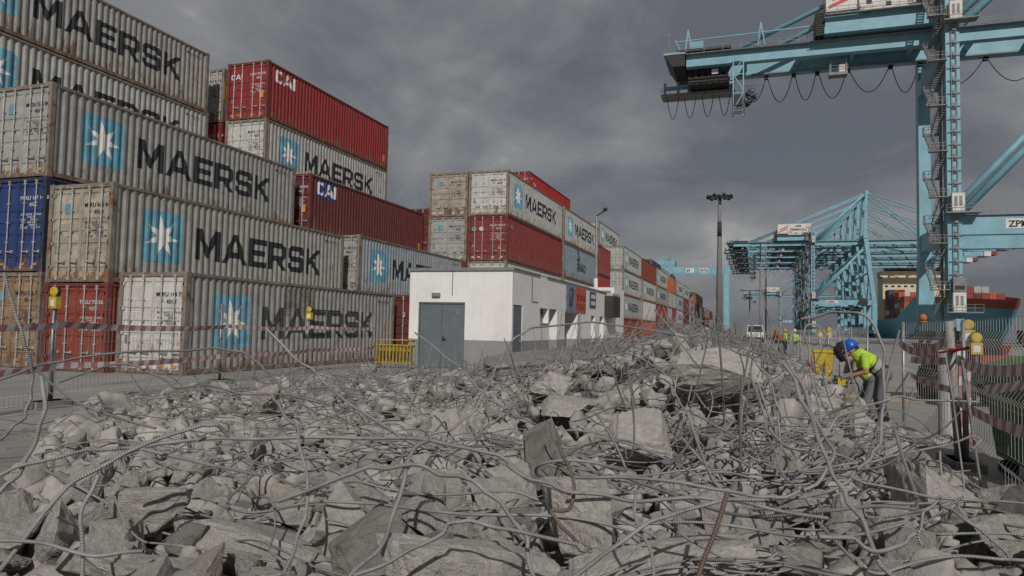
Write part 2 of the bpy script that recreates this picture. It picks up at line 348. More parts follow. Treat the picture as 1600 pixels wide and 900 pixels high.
# block one (nearest)
container(-15,16,0,'grey','grey container with rust-specked white doors, lowest, behind fence',door='whitedoor',maersk=True,num=('MSKU 144 738 8','45G1'),extra=ex_grime)
container(-17.4,15.6,0,'redb','brick red container with white numbers, on ground under rust-streaked doors',frame='railred',h=2.56,num=('TCLU 702363 7','42G1'),ink='wink')
container(-17.4,15.6,2.562,'greyd','grey container with rust-streaked doors on top of brick red container',door='rustydoor',maersk=True,num=('MSKU 645 644 0','45G1'),logo='maersk')
container(-20.25,15.8,0,'brown','tan rust-washed container on ground below blue container, far left',num=('MRKU 306 785 1','45G1'),logo='maersk')
container(-20.25,15.8,2.9,'blue','blue container with white numbers, between tan and grey containers',frame='railblue',num=('MSKU 167 140 0','45G1'),ink='wink')
container(-20.25,15.8,5.8,'grey','clean grey container with closed grey doors, above blue container',door='greydoor',maersk=True,num=('MRSU 525 863 7','45G1'),logo='maersk')
container(-25.1,15.5,8.65,'grey2','pale grey container with half hidden lettering, second from top of leftmost stack',maersk=True,num=('MSKU 402 118 3','45G1'))
container(-25.1,15.4,11.55,'greyd','grey container with rust-stained lower edge, top of leftmost stack',maersk=True,num=('MSKU 733 052 6','45G1'))
# block two
def ex_num2(r): flat(text_mesh('2',.3,.02),'lettering',r,M['wink'],FRONT,.75,.03,1.9)
container(-14.48,28.8,0,'maroon','dark red container on ground, mostly hidden beside white building',frame='railred',extra=ex_num2)
container(-17.23,28.8,2.87,'grey3','blue-grey container with star logo, partly behind white building',frame='rail',door='greydoor',h=2.78,maersk=True,num=('MSKU 803 511 9','45G1'))
container(-19.96,28.8,5.75,'maroon','maroon container with blue-backed white lettering, middle of second stack',frame='railred',h=2.88,extra=ex_cai(True),num=('CAIU 905018 3','45G1'),ink='wink')
container(-22.69,28.9,8.63,'grey2','pale grey container directly beneath bright red top container',maersk=True,num=('MSKU 120 335 1','45G1'),door='white')
container(-22.69,28.9,11.53,'red','bright red container with white lettering, top of second stack',frame='railred',extra=ex_cai(False),num=('CAIU 903493 2','45G1'),ink='wink')
container(-25.35,28.9,11.5,'grey2','narrow visible grey container left of bright red top container',extra=ex_posts,h=2.75,num=('MSKU 551 203 3','45G1'))
container(-25.35,28.9,8.63,'bred','small visible red door end below narrow grey container',frame='railred',h=2.83,num=('HASU 448 120 6','45G1'),ink='wink')
# block three (heights 2.78)
H3=2.79; L3=13.0; W3=2.6
def far(X,Y,k,side,label,**a):
    a.setdefault('h',H3); a.setdefault('l',L3); a.setdefault('w',W3); return container(X,Y,k*H3,side,label,**a)
far(-14.3,41,3,'grey2','pale grey container, top of stack above white building corner',door='white',maersk=True,num=('MSKU 971 777 1','45G1'))
def ex_round(r):
    m=MB(); m.lathe([(.001,0),(.15,.0),(.15,.01),(.001,.01)],16,(-.85,.03,2.05),'y'); m.build('round_sticker',M['sky'],r)
    m=MB(); m.lathe([(.001,0),(.14,.0),(.14,.01),(.001,.01)],16,(-.4,.03,2.05),'y'); m.build('round_sticker',M['wink'],r)
    m=MB(); m.lathe([(.001,0),(.16,0),(.16,.012),(.001,.012)],16,(CW/2-.02,.75,2.2),'x'); m.build('round_sticker',M['sky'],r)
    m=MB(); m.add([(.62,.03,.75),(.86,.03,.75),(.74,.03,.96)],[(0,1,2)]); m.build('warning_sticker',M['amber'],r)
far(-14.3,41,2,'oxred','oxide red container with round stickers, below pale grey container',frame='railred',num=('HASU 490235 5','45G1'),ink='wink',extra=ex_round)
far(-14.3,41,1,'white','off-white container just above roof of white building',door='white',num=('MSKU 330 114 2','45G1'))
far(-16.98,41,3,'greyd','container with rust-brown doors, top of stack beside pale grey one',door='rustydoor',num=('MSKU 157 191 4','45G1'),logo='maersk')
far(-16.98,41,2,'grey3','light grey doored container below rust-brown doors',door='greydoor',num=('MRKU 457 218 5','45G1'),logo='maersk')
far(-16.98,41,1,'oxred','red container end low behind blue-grey container',frame='railred',num=('TCNU 820 114 7','45G1'),ink='wink')
far(-19.66,41.2,2.22,'maroon','dark red container end left of rust-brown doors',frame='railred',detail=2)
far(-19.66,41.2,1.22,'white','cream container end beneath dark red one, left of light grey doors',door='rustydoor')
def ex_31(r): flat(text_mesh('31',.75,.04),'lettering',r,M['wink'],SIDE,CW/2-.012,.9,1.6)
far(-16.98,53.8,4,'bred','bright red container standing above the pale grey row, white mark near its end',frame='railred',extra=ex_31,num=('MMCU 100 731 0','45G1'),ink='wink')
far(-14.3,54.6,3,'grey2','pale grey container behind thin lamp pole, top row',door='white',maersk=True,l=12.8)
def ex_seago(r):
    flat(text_mesh('SEAGO',.95,.035),'lettering',r,M['navybox'],SIDE,CW/2-.012,4.3,.95); flat(text_mesh('LINE',.3,.02),'lettering',r,M['wink'],SIDE,CW/2-.012,7.2,.5)
    m=MB(); m.add([(CW/2-.01,4.2,2.75),(CW/2-.01,4.6,2.7),(CW/2-.01,5.3,1.95),(CW/2-.01,5.0,1.9)],[(0,1,2,3)]); m.add([(CW/2-.01,4.2,2.0),(CW/2-.01,4.9,1.95),(CW/2-.01,5.1,1.75),(CW/2-.01,4.3,1.75)],[(0,1,2,3)]); m.build('emblem',M['navybox'],r)
far(-14.3,54.6,2,'seago','slate blue container with dark lettering below pale grey row',l=12.8,extra=ex_seago)
far(-14.3,54.6,1,'white','off-white container below slate blue one, above building roof',l=12.8)
def ex_tri(r): flat(text_mesh('TRITON',.3,.02),'lettering',r,M['wink'],Matrix.Rotation(R(-90),4,'X')@SIDE,CW/2-.012,1.2,2.6)
far(-14.3,67.5,2.45,'oxred','short red container with vertical white letters, beside gap in row',l=6.1,frame='railred',extra=ex_tri)
far(-14.3,67.5,1.45,'red','short red container beneath the one with vertical letters',l=6.1,frame='railred')
far(-16.98,80.6,4,'grey2','pale grey container standing one level above its row, mid distance',maersk=True,num=('MSKU 618 220 1','45G1'))
rows=[(81.6,13.2,['redb','greyd','grey2','grey2'],'first stack past the gap'),(96.4,13.2,['orange','white','grey2','redb'],'second stack past the gap'),
 (111,13.2,['maroon','redb','grey','grey2'],'third stack past the gap'),(125.6,6.2,['redb','grey3','greyd'],'fourth stack past the gap'),(132.4,6.2,['redb','oxred','grey3','orange'],'fifth stack past the gap'),
 (139.6,13,['grey','grey2','grey3','grey2'],'sixth stack past the gap'),(153.6,13,['maroon','maroon','oxred','grey2'],'seventh stack past the gap'),(168,13,['brown','grey','greyd'],'eighth stack past the gap'),(182.5,13,['maroon','navybox','maroon','brown'],'ninth stack past the gap'),
 (197,13,['greyd','brown','white','greyd'],'tenth stack past the gap'),(212,13,['maroon','oxred','greyd'],'eleventh stack past the gap'),(228,13,['grey','maroon','brown'],'twelfth stack past the gap'),(246,13,['oxred','grey','maroon'],'thirteenth stack past the gap')]
CN=dict(redb='brick red',greyd='warm grey',grey2='pale grey',white='off-white',orange='orange',maroon='maroon',grey='mid grey',grey3='blue-grey',oxred='oxide red',brown='tan',navybox='navy')
LV=['bottom','second level','third level','top']
for y,l,cs,nm in rows:
    for k,c in enumerate(cs):
        far(-14.3,y,k,c,f'{CN[c]} container, {LV[k]} of the {nm}',l=l,maersk=c.startswith('grey') and l>10,frame='railred' if 'r' in c and 'g' not in c else None,detail=2 if y<83 else 1)
far(-17.2,125.6,4,'navybox','dark blue container raised above the row near portal crane',l=13,detail=1)
far(-17.2,140,4,'grey3','blue-grey container behind the dark blue raised one',l=13,detail=1,h=2.5)
far(-17.2,155,4,'navybox','navy container on fifth level further along the row',l=10,detail=1,h=2.5)
# ---------------------------------------------------------------- white service building
M['wallw']=mat('white_render',(.74,.725,.70),.85,var=.10,scale=.8,streak=.22,dirt=(.50,.48,.45),damt=.22,dscale=1.3,bump=.08,bscale=30,rnd=False); M['wallg']=mat('grey_painted_base',(.26,.26,.255),.85,var=.12,scale=2,bump=.06,rnd=False)
M['door']=mat('grey_blue_door_paint',(.125,.145,.16),.55,var=.12,scale=3); M['roofm']=mat('roof_felt',(.2,.2,.2),.9)
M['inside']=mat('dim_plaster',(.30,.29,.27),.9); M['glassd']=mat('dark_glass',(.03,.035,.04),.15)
def wall(name,parent,P,u0,u1,v1,holes,band=1.06,depth=.2):
    us=sorted({u0,u1,*[h[0] for h in holes],*[h[1] for h in holes]}); vs=sorted({0,band,v1,*[h[2] for h in holes],*[h[3] for h in holes]})
    m=MB()
    for a,b in zip(us,us[1:]):
        for c,d in zip(vs,vs[1:]):
            if any(h[0]<=a and b<=h[1] and h[2]<=c and d<=h[3] for h in holes): continue
            m.k=1 if d<=band else 0; m.add([P(a,c,0),P(b,c,0),P(b,d,0),P(a,d,0)],[(0,1,2,3)])
    for h in holes:
        a,b,c,d=h[:4]; D=h[4] if len(h)>4 else depth
        segs=[(c,min(d,band),1)] if d<=band else ([(c,band,1),(band,d,0)] if c<band else [(c,d,0)])
        for s0,s1,k in segs:
            m.k=k
            for u in (a,b): m.add([P(u,s0,0),P(u,s0,D),P(u,s1,D),P(u,s1,0)],[(0,1,2,3)])
        m.k=0; m.add([P(a,d,0),P(b,d,0),P(b,d,D),P(a,d,D)],[(0,1,2,3)])
        if c>0.01: m.add([P(a,c,0),P(b,c,0),P(b,c,D),P(a,c,D)],[(0,1,2,3)])
    return m.build(name,[M['wallw'],M['wallg']],parent)
BX,BY,BW,BL,BH=-7.8,23.0,3.85,19.9,3.5
b=empty('service_building',(0,0,0),'low white flat-roofed building with grey base and steel doors','building')
FP=lambda u,v,d:(BX-BW+u,BY+d,v); SP=lambda u,v,d:(BX-d,BY+u,v)
wall('wall',b,FP,0,BW,BH,[(.40,2.10,0,2.33,.07)])
wall('wall',b,SP,0,BL,BH,[(.13,1.12,0,2.3,.08),(3.3,4.45,1.72,2.29,.22),(4.62,5.8,0,2.3,.5),(7.1,9.4,0,2.25,2.2),(12.3,13.2,.9,2.2,.25),(14.4,15.4,.9,2.2,.25)])
m=MB(); m.add([(BX-BW,BY,0),(BX-BW,BY+BL,0),(BX-BW,BY+BL,BH),(BX-BW,BY,BH)],[(0,1,2,3)]); m.add([(BX-BW,BY+BL,0),(BX,BY+BL,0),(BX,BY+BL,BH),(BX-BW,BY+BL,BH)],[(0,1,2,3)]); m.build('wall',M['wallw'],b)
m=MB(); m.box(BX-BW-.05,BX+.05,BY-.05,BY+3.2,BH,BH+.06); m.box(BX-BW-.05,BX+.05,BY+4.2,BY+BL+.05,BH,BH+.06); m.box(BX-BW-.05,BX-.02,BY+3.2,BY+4.2,BH,BH+.05); m.build('roof',M['roofm'],b)
def door(y_or_x,front,a,c,top,leafs):
    pass
for k in (0,1):
    m=MB(); x0=BX-BW+.42+k*.83; m.box(x0+.008,x0+.822,BY+.03,BY+.075,.02,2.3); m.box(x0+.008,x0+.03,BY+.022,BY+.03,.02,2.3); d=m.build('door',M['door'],b)
    if k==1:
        h=MB(); h.box(x0+.06,x0+.1,BY-.02,BY+.03,1.02,1.18); h.beam((x0+.08,BY-.02,1.1),(x0+.2,BY-.02,1.06),.025); h.build('handle',M['cranek'],d)
        s=MB(); rr=random.Random(2)
        for q in range(9): px=x0+.45+rr.uniform(0,.18); pz=1.85+rr.uniform(0,.3); s.beam((px,BY+.028,pz),(px+rr.uniform(-.1,.1),BY+.028,pz+rr.uniform(-.14,.14)),.012,.004)
        s.build('chalk_scribble',M['oldpaint'],d)
m=MB(); fx0,fx1=BX-BW+.40,BX-BW+2.10
m.box(fx0-.03,fx0+.018,BY-.012,BY+.06,0,2.33); m.box(fx1-.018,fx1+.03,BY-.012,BY+.06,0,2.33); m.box(fx0-.03,fx1+.03,BY-.012,BY+.06,2.305,2.36); m.build('door_frame',M['door'],b)
m=MB(); m.box(BX-.06,BX-.02,BY+.14,BY+1.11,.02,2.28); d=m.build('door',M['door'],b); h=MB(); h.box(BX-.02,BX+.03,BY+.95,BY+1.0,1.0,1.12); h.build('handle',M['steel'],d)
m=MB(); m.box(BX-.55,BX-.5,BY+4.62,BY+5.8,0,2.3); m.build('door',M['door'],b)
for u0,u1,z0,z1 in ((3.3,4.45,1.72,2.29),(12.3,13.2,.9,2.2),(14.4,15.4,.9,2.2)):
    m=MB(); m.box(BX-.25,BX-.215,BY+u0,BY+u1,z0,z1); w=m.build('window',M['glassd'],b)
    f=MB(); f.box(BX-.214,BX-.19,BY+u0,BY+u1,z0,z0+.05); f.box(BX-.214,BX-.19,BY+u0,BY+u1,z1-.05,z1); f.box(BX-.213,BX-.189,BY+(u0+u1)/2-.02,BY+(u0+u1)/2+.02,z0+.05,z1-.05); f.build('frame',M['steel'],w)
    f=MB(); f.box(BX-.19,BX+.04,BY+u0-.03,BY+u1+.03,z0-.04,z0-.003); f.build('sill',M['wallg'],w)
m=MB(); m.box(BX-2.25,BX-2.2,BY+7.1,BY+9.4,0,2.25); m.box(BX-2.2,BX,BY+7.1,BY+9.4,0.004,.04); m.build('porch_back',M['inside'],b)
m=MB(); m.box(BX-.9,BX-.25,BY+7.2,BY+8.4,0.05,1.2); v=m.build('drinks_cooler',M['glassd'],b); h=MB(); h.box(BX-.249,BX-.22,BY+7.3,BY+8.3,.85,1.1); h.build('blue_panel',mat('blue_print',(.08,.2,.35),.5),v)
m=MB(); m.box(BX+.003,BX+.05,BY+7.15,BY+8.75,2.3,3.44); s=m.build('sign',mat('faded_blue_sign',(.20,.235,.29),.6,var=.3,scale=3),b)
q=MB(); q.tube([(BX+.055,BY+7.95+.28*math.cos(t*.35),2.95+.38*math.sin(t*.35)) for t in range(19)],.03,5); q.beam((BX+.055,BY+7.7,2.5),(BX+.055,BY+8.3,3.3),.05); q.build('compass_mark',M['ink'],s)
m=MB(); m.box(BX+.003,BX+.05,BY+8.76,BY+10.9,2.3,3.44); s=m.build('sign',mat('red_sign',(.52,.10,.075),.6,var=.2,scale=3),b)
q=MB()
for k in range(3): q.box(BX+.051,BX+.06,BY+9.05+k*.62,BY+9.45+k*.62,2.82,3.1)
for k in range(3): q.box(BX+.051,BX+.056,BY+8.95,BY+10.7,2.42+k*.1,2.46+k*.1)
q.build('printed_marks',mat('dark_red_print',(.2,.03,.03),.6),s)
m=MB(); m.box(BX+.003,BX+.04,BY+11.9,BY+13.2,2.6,3.38); s=m.build('sign',mat('navy_sign',(.05,.06,.14),.5),b); q=MB(); q.box(BX+.041,BX+.048,BY+12.1,BY+13,3.05,3.25); q.box(BX+.041,BX+.048,BY+12.1,BY+13,2.72,2.92); q.build('printed_marks',M['wink'],s)
m=MB(); m.box(BX+.003,BX+.5,BY+15.6,BY+17.6,2.2,3.35); s=m.build('cabinet',M['cranek'],b); q=MB(); q.box(BX+.1,BX+.46,BY+15.58,BY+17.62,3.352,3.5); q.build('cabinet_top',M['grey2'],s)
m=MB(); m.tube([(BX-.8,BY+17,3.5),(BX-.8,BY+17,4.4)],.12,10); m.build('vent_pipe',M['wallw'],b)
m=MB(); m.tube([(BX+.02,BY+2.2,3.4),(BX+.02,BY+2.2,2.5),(BX+.02,BY+3.0,2.5)],.012,5); m.tube([(BX-2.2,BY-.02,3.5),(BX-2.2,BY-.02,2.6)],.012,5); m.build('cable',M['cable'],b)
m=MB(); m.box(BX-2.95,BX-2.65,BY-.1,BY-.003,2.55,2.68); m.build('wall_lamp',M['steel'],b)
m=MB(); m.box(BX-BW-.06,BX+.06,BY-.06,BY-.051,BH-.05,BH+.061); m.build('flashing',M['steel'],b)
m=MB(); m.tube([(BX+.06,BY+9.55,.02),(BX+.06,BY+9.55,2.25)],.05,8); m.build('drain_pipe',M['steel'],b)
m=MB(); m.box(BX-3.2,BX-.4,BY+BL+.6,BY+BL+4,0,4.1); k2=m.build('site_cabin',M['wallw']); tag(k2,'small white cabin behind far end of white building','cabin')
m=MB(); m.box(BX-3.0,BX-.6,BY+BL+.56,BY+BL+.6,2.6,3.9); m.build('window',M['seago'],k2)
# thin lamp pole with camera
b=empty('lamp_pole',(-9.6,44.6,0),'thin pale pole with small camera rising behind white building roof','pole')
m=MB(); m.tube([(0,0,0),(0,0,4),(0,0,8.7)],[.09,.08,.05],8); m.build('pole',M['steel'],b)
m=MB(); m.beam((0,0,8.7),(.55,-.3,8.95),.06); m.lathe([(.01,-.14),(.12,-.1),(.15,0),(.12,.1),(.01,.12)],10,(.62,-.33,9.05)); m.build('camera_head',M['cranek'],b)
# ---------------------------------------------------------------- tall lighting mast
b=empty('floodlight_mast',(-7.3,156,0),'very tall tapered grey mast with ring of floodlights','light mast')
m=MB(); m.tube([(0,0,0),(0,0,18),(0,0,24),(0,0,30)],[.75,.5,.42,.32],14); m.build('mast',mat('mast_concrete',(.20,.19,.175),.8,var=.2),b,smooth=True)
m=MB(); m.tube([(0,0,21.5),(0,0,24.6)],[.49,.44],14); m.build('dark_collar',M['cranek'],b,smooth=True)
m=MB(); m.lathe([(.35,29.6),(1.9,29.9),(1.9,30.1),(.35,30.2)],16)
m.build('head_ring',M['craned'],b)
for k in range(16):
    a=2*math.pi*k/16; m=MB(); c=Vector((2.5*math.cos(a),2.5*math.sin(a),30.0+.25*(k%2)-.3)); t=Vector((math.cos(a),math.sin(a),-.9)).normalized()
    m.beam(c-t*.18,c+t*.18,.62,.5); m.beam((1.7*math.cos(a),1.7*math.sin(a),30),c,.1); m.build('floodlight',M['cranek'],b)
for (x,y,hh,lab) in ((.9,175,22,'slim street lamp pole left of far cranes'),(2.5,205,24,'farther slim lamp pole beside far cranes'),(-1.5,190,12,'short lamp pole with bent arm near rubble crest')):
    b=empty('street_lamp',(x,y,0),lab,'street lamp','lamp poles along the quay road'); m=MB(); m.tube([(0,0,0),(0,0,hh)],[.25,.14],8); m.build('pole',M['craned'],b)
    m=MB(); m.beam((-1.6,0,hh),(1.6,0,hh+.1),.18,.12); m.box(-2.3,-1.3,-.3,.3,hh-.05,hh+.2); m.box(1.3,2.3,-.3,.3,hh-.05,hh+.2); m.build('lamp_head',M['steel'],b)
# ---------------------------------------------------------------- ship-to-shore crane
def rail(m,pts,h=1.1,step=2.2,t=.05):
    for a,b in zip(pts,pts[1:]):
        a=Vector(a);b=Vector(b);n=max(1,round((b-a).length/step))
        for i in range(n+1): p=a.lerp(b,i/n); m.beam(p,p+Vector((0,0,h)),t)
        for z in (h,h*.55): m.beam(a+Vector((0,0,z)),b+Vector((0,0,z)),t)
def sag(p,q,d,n=14): return [Vector(p).lerp(Vector(q),i/n)-Vector((0,0,d*(1-(2*i/n-1)**2))) for i in range(n+1)]
WX=29.5; TX=25.0      # waterside rail and the top of its leaning legs
def make_crane(loc,label):
    c=empty('quay_crane',loc,label,'crane','light blue quay cranes'); B=M['crane']; G=M['craned']; K=M['cranek']
    for y in (0,20):
        m=MB(); m.box(-.95,.95,y-1.1,y+1.1,4.2,57 if y==0 else 53); 
        m.add([(-1.3,y-1.35,4.3),(1.5,y-1.35,4.3),(1.5,y+1.35,4.3),(-1.3,y+1.35,4.3),(-1.0,y-1.15,15.5),(1.0,y-1.15,15.5),(1.0,y+1.15,15.5),(-1.0,y+1.15,15.5)],[(0,3,2,1),(4,5,6,7),(0,1,5,4),(1,2,6,5),(2,3,7,6),(3,0,4,7)]) if y==20 else None
        m.build('leg',B,c)
        m=MB(); m.beam((WX,y,4.2),(WX,y,18.6),2.2); m.beam((WX,y,18),(TX+.6,y,52),2.0); m.build('leg',B,c)
        m=MB(); m.box(.96,WX-1.1,y-.8,y+.8,17.1,20.1); pb=m.build('portal_beam',B,c)
        m=MB(); m.tube([(1.0,y,20.4),(TX-.6,y,46.5)],.62,12); m.build('brace',B,c,smooth=True)
        m=MB(); m.tube([(.8,y+(3 if y==0 else -3),52),(26.3,y+(5 if y==0 else -5),76.6)],.65,12); m.build('apex_strut',B,c,smooth=True)
        m=MB(); m.beam((TX+.6,y,52),(26.8,y+(5 if y==0 else -5),77),1.3); m.build('mast_leg',B,c)
        m=MB(); m.tube([(-32,y+(6 if y==0 else -6),52),(26,y+(6 if y==0 else -6),76.8)],.42,10); m.build('backstay',B,c,smooth=True)
        for x1 in (56,90):
            m=MB()
            for dy in (-.5,.5): m.tube([(27.4,y+(6 if y==0 else -6)+dy,77),(x1,y+(6 if y==0 else -6)+dy,52)],.2,6)
            m.build('forestay',B,c)
    for z0,z1,xa,xb in ((20.5,34,WX-.9,WX-2.6),(34.5,50,WX-2.7,TX+.9)):
        m=MB(); m.beam((xa,0,z0),(xb,20,z1),.55); m.beam((xa,20,z0),(xb,0,z1),.55); m.beam((xb,0,z1),(xb,20,z1),.7); m.build('cross_brace',B,c)
    for x in (0,WX):
        m=MB(); m.box(x-.9,x+.9,-5,25,2.4,4.18); m.build('sill_beam',B,c)
        for y in (-3,3,17,23):
            m=MB(); m.box(x-.6,x+.6,y-2.2,y+2.2,1.0,2.38)
            bg=m.build('bogie',K,c)
            for k in (-1.5,-.5,.5,1.5):
                w=MB(); w.lathe([(.38,-.15),(.4,-.12),(.4,.12),(.38,.15)],14,(x,y+k,.41),'x'); w.build('wheel',G,bg)
    m=MB(); m.box(-.8,.8,1.12,18.88,16.5,19.5); m.build('cross_beam',B,c); m=MB(); m.box(WX-.8,WX+.8,1.12,18.88,17,20); m.build('cross_beam',B,c)
    m=MB(); m.box(-1,1,1.12,18.88,44.6,47.4); m.box(-.8,.8,3,17,47.4,49.3); m.build('cross_beam',B,c)
    m=MB(); m.box(TX-.6,TX+1.6,-1.3,21.3,52.1,54.2); m.build('cross_beam',B,c); m=MB(); m.box(25.9,27.6,4,16,76.2,78); m.build('apex_beam',B,c)
    for y0,y1 in ((5.2,6.8),(13.2,14.8)):
        m=MB(); m.box(-40.8,98,y0,y1,49.4,51.95); gd=m.build('girder',B,c)
        m=MB(); yy=y0-.5 if y0<10 else y1+.5; m.box(-40.8,86,min(y0-1,y0) if y0<10 else y1,y0 if y0<10 else y1+1,51.4,51.5)
        rail(m,[(-40.8,y0-.95 if y0<10 else y1+.95,51.5),(86,y0-.95 if y0<10 else y1+.95,51.5)],1.1,3.2,.07); m.build('walkway',G,gd)
        m=MB(); m.box(-40.8,86,y0+(.1 if y0>10 else 1.61),y0+(-.01 if y0>10 else 1.9) if y0<10 else y0-.3,49.5,49.75); m.build('trolley_rail',G,gd)
    m=MB()
    for x in range(-40,86,9): m.box(x,x+.6,6.82,13.18,50.5,51.6)
    m.build('tie_beam',B,c)
    # boom name
    flat(text_mesh('APM  TERMINALS',2.1,.02),'lettering',c,M['ink'],FRONT,72,5.18,49.7); m=MB(); m.box(98.02,101.5,4.6,15.4,49.2,52.6); m.build('boom_tip',M['house'],c); m=MB(); m.box(101.52,105,5.5,14,50,52); m.build('boom_end_platform',M['redb'],c)
    # machine house
    m=MB(); m.box(-12.6,-.8,2.6,17,54.9,61); h=m.build('machine_house',M['house'],c)
    m=MB(); m.box(-17.6,-12.62,3.2,17,55.9,61); m.build('annex',M['house'],h)
    m=MB(); m.box(-17.8,-.9,2.8,17.2,53.1,54.88); m.build('house_floor',B,h)
    m=MB(); m.box(-17.9,-1.2,2.75,17.3,52.0,53.08); m.build('support_frame',B,c)
    for k,(x0,z0) in enumerate(((-17.2,56.3),(-16.6,57.6))):
        q=MB(); q.add([(x0,3.18,z0),(x0+4,3.18,z0+1.6),(x0+4,3.18,z0+2.3),(x0,3.18,z0+.6)],[(0,1,2,3)]); q.build('red_stripe',M['sred'],h)
    flat(text_mesh('TERMINALS',1.7,.03),'lettering',h,M['ink'],FRONT,-11.6,2.57,57.3); flat(text_mesh('APM',1.6,.03),'lettering',h,M['ink'],FRONT,-8.8,2.57,59.2)
    for x,z in ((-11.5,56.2),(-8.6,55.6),(-4.2,55.6)):
        q=MB(); q.box(x,x+.8,2.55,2.6,z,z+.7); q.build('window',M['cranek'],h)
    m=MB(); rail(m,[(-17.6,2.0,54.95),(-12.6,2.0,54.95),(-1,1.6,54.95)],1.2,1.8,.06); m.box(-17.7,-.9,1.6,2.6,54.75,54.9); m.build('house_walkway',G,h)
    m=MB()
    for k in range(12): m.beam((-13+k*.17,1.9,56-k*.13),(-13+k*.17,2.5,56-k*.13),.05,.2)
    m.build('house_stair',G,h)
    m=MB(); m.box(-19.2,-17.9,3,9,52,56); rail(m,[(-20.5,4,51.9),(-17.9,3,55.5)],1.2,1,.06)
    for k in range(10): m.box(-19.6,-18,2.9,2.98,51.9+k*.4,52.0+k*.4)
    m.build('louvre_screen',K,c)
    # end machinery and hung platform
    m=MB(); m.box(-44.8,-40.85,4.6,15.4,51.7,52.1); m.build('end_deck',B,c); m=MB(); m.add([(-44.6,4.7,51.68),(-41,4.7,51.68),(-41,15.3,51.68),(-44.6,15.3,51.68),(-43.2,4.7,49.5),(-41,4.7,49.5),(-41,15.3,49.5),(-43.2,15.3,49.5)],[(0,1,2,3),(7,6,5,4),(0,4,5,1),(1,5,6,2),(2,6,7,3),(3,7,4,0)]); m.build('end_hopper',K,c)
    m=MB(); m.box(-40.6,-33.5,8,13,47.0,48.0); m.box(-40.6,-38.6,9,13,48,49.35); m.box(-36,-34,8.2,11,48,49.0); m.box(-38,-36.8,8.6,12,48,49.3)
    for x in (-40.5,-39.2,-38.1,-37,-35.9,-34.8,-33.6): m.beam((x,7,47),(x,7,49.4),.16)
    m.beam((-40.6,7,47.2),(-33.5,7,47.2),.7,.5); m.beam((-40.6,7,48.7),(-33.5,7,48.7),.14); m.tube([(-40.5,6.6,47.6),(-33.5,6.6,47.6)],.25,8); m.build('machinery',K,c)
    m=MB(); m.box(-36.4,-35.3,6.6,7.4,48.2,49.1); m.build('control_cabinet',M['house'],c)
    m=MB(); m.box(-46,-32.5,11,14.5,46.1,46.6); rail(m,[(-46,11,46.6),(-32.5,11,46.6)],1.1,1.8,.06)
    m.build('service_platform',G,c)
    m=MB()
    for x in (-45.5,-43,-41,-38.5,-36,-33.2): m.beam((x,13,46.6),(x,13,49.4),.5,.25)
    m.box(-45.6,-33.1,12.8,13.2,48,48.6); m.build('hanger',B,c)
    m=MB()
    for a,b_ in (((-32.6,4.5,40),(-32.6,4.5,50)),((-30.9,4.5,40),(-30.9,4.5,50)),((-32.6,6.2,40),(-32.6,6.2,50)),((-30.9,6.2,40),(-30.9,6.2,50))): m.beam(a,b_,.18)
    for k,z in enumerate((50,47,43.6)): 
        m.beam((-32.6,4.5,z),(-30.9,4.5,z),.14); m.beam((-32.6,4.5,z if k%2 else z-3),(-30.9,4.5,z-3 if k%2 else z),.14)
    m.build('drop_tower',B,c)
    m=MB(); m.box(-32.5,-31,4.6,6.1,41.6,43.4)
    for k in range(6): m.beam((-32.7,4.4,40+k*.3),(-30.8,4.4,40+k*.3 if k%2 else 40.3+k*.3),.07)
    for x in (-32.7,-30.8): m.beam((x,4.4,39.9),(x,4.4,43.4),.14); m.beam((x,6.3,39.9),(x,6.3,43.4),.14)
    m.beam((-32.7,4.4,39.95),(-30.8,4.4,39.95),.14); m.build('hoist_cage',K,c)
    m=MB(); q=random.Random(5)
    for k in range(22): a=(q.uniform(-30.7,-28.9),q.uniform(4.6,6.2),q.uniform(41.6,43.6)); m.beam(a,(a[0]+q.uniform(-.8,.8),a[1]+q.uniform(-.5,.5),a[2]+q.uniform(-.5,.5)),q.uniform(.1,.45))
    rail(m,[(-30.8,4.5,43.6),(-28.9,4.5,43.6)],1.1,.6,.05); m.build('cable_chain_end',K,c)
    m=MB(); m.box(-40.2,-37.8,5,7,52.6,53.9); m.build('sheave_box',B,c); m=MB(); m.box(-42,-33,4.6,15,51.96,52.4); m.build('dirty_deck',K,c)
    m=MB()
    for x in (-40.5,-28,-15.5): m.beam((x-.5,5.2,51.9),(x,5.2,56.2),.22); m.beam((x+.7,5.2,51.9),(x,5.2,56.2),.22)
    m.beam((-42.5,5.2,54.2),(-15.5,5.2,54.6),.16); m.beam((-42.8,5.2,54.6),(-41.5,5.2,51.9),.2); m.build('cable_posts',B,c)
    m=MB(); m.beam((-43.8,4.6,52),(-43.8,4.6,55.3),.1); m.box(-44,-43.6,4.5,4.7,55.2,55.6); m.build('wind_gauge',G,c)
    m=MB(); rail(m,[(-44.4,4.5,52),(-41,4.5,52)],1.1,1.2,.06); m.box(-43,-40.8,6,9,52,53); m.build('end_walkway',G,c)
    # operator cab
    m=MB(); m.box(-16.8,-13.9,6.9,8.9,46.2,46.7); m.box(-16.7,-16.5,6.9,7.1,46.7,49.4); m.box(-14.2,-14,6.9,7.1,46.7,49.4); m.box(-16.5,-14.2,6.92,7.02,48.3,48.6); rail(m,[(-16.8,6.9,46.7),(-13.9,6.9,46.7)],1.1,1.2,.06); cb=m.build('trolley_platform',G,c)
    m=MB(); m.box(-15.2,-14.2,7.1,8.6,46.7,48.0); m.build('operator_cab',M['house'],cb)
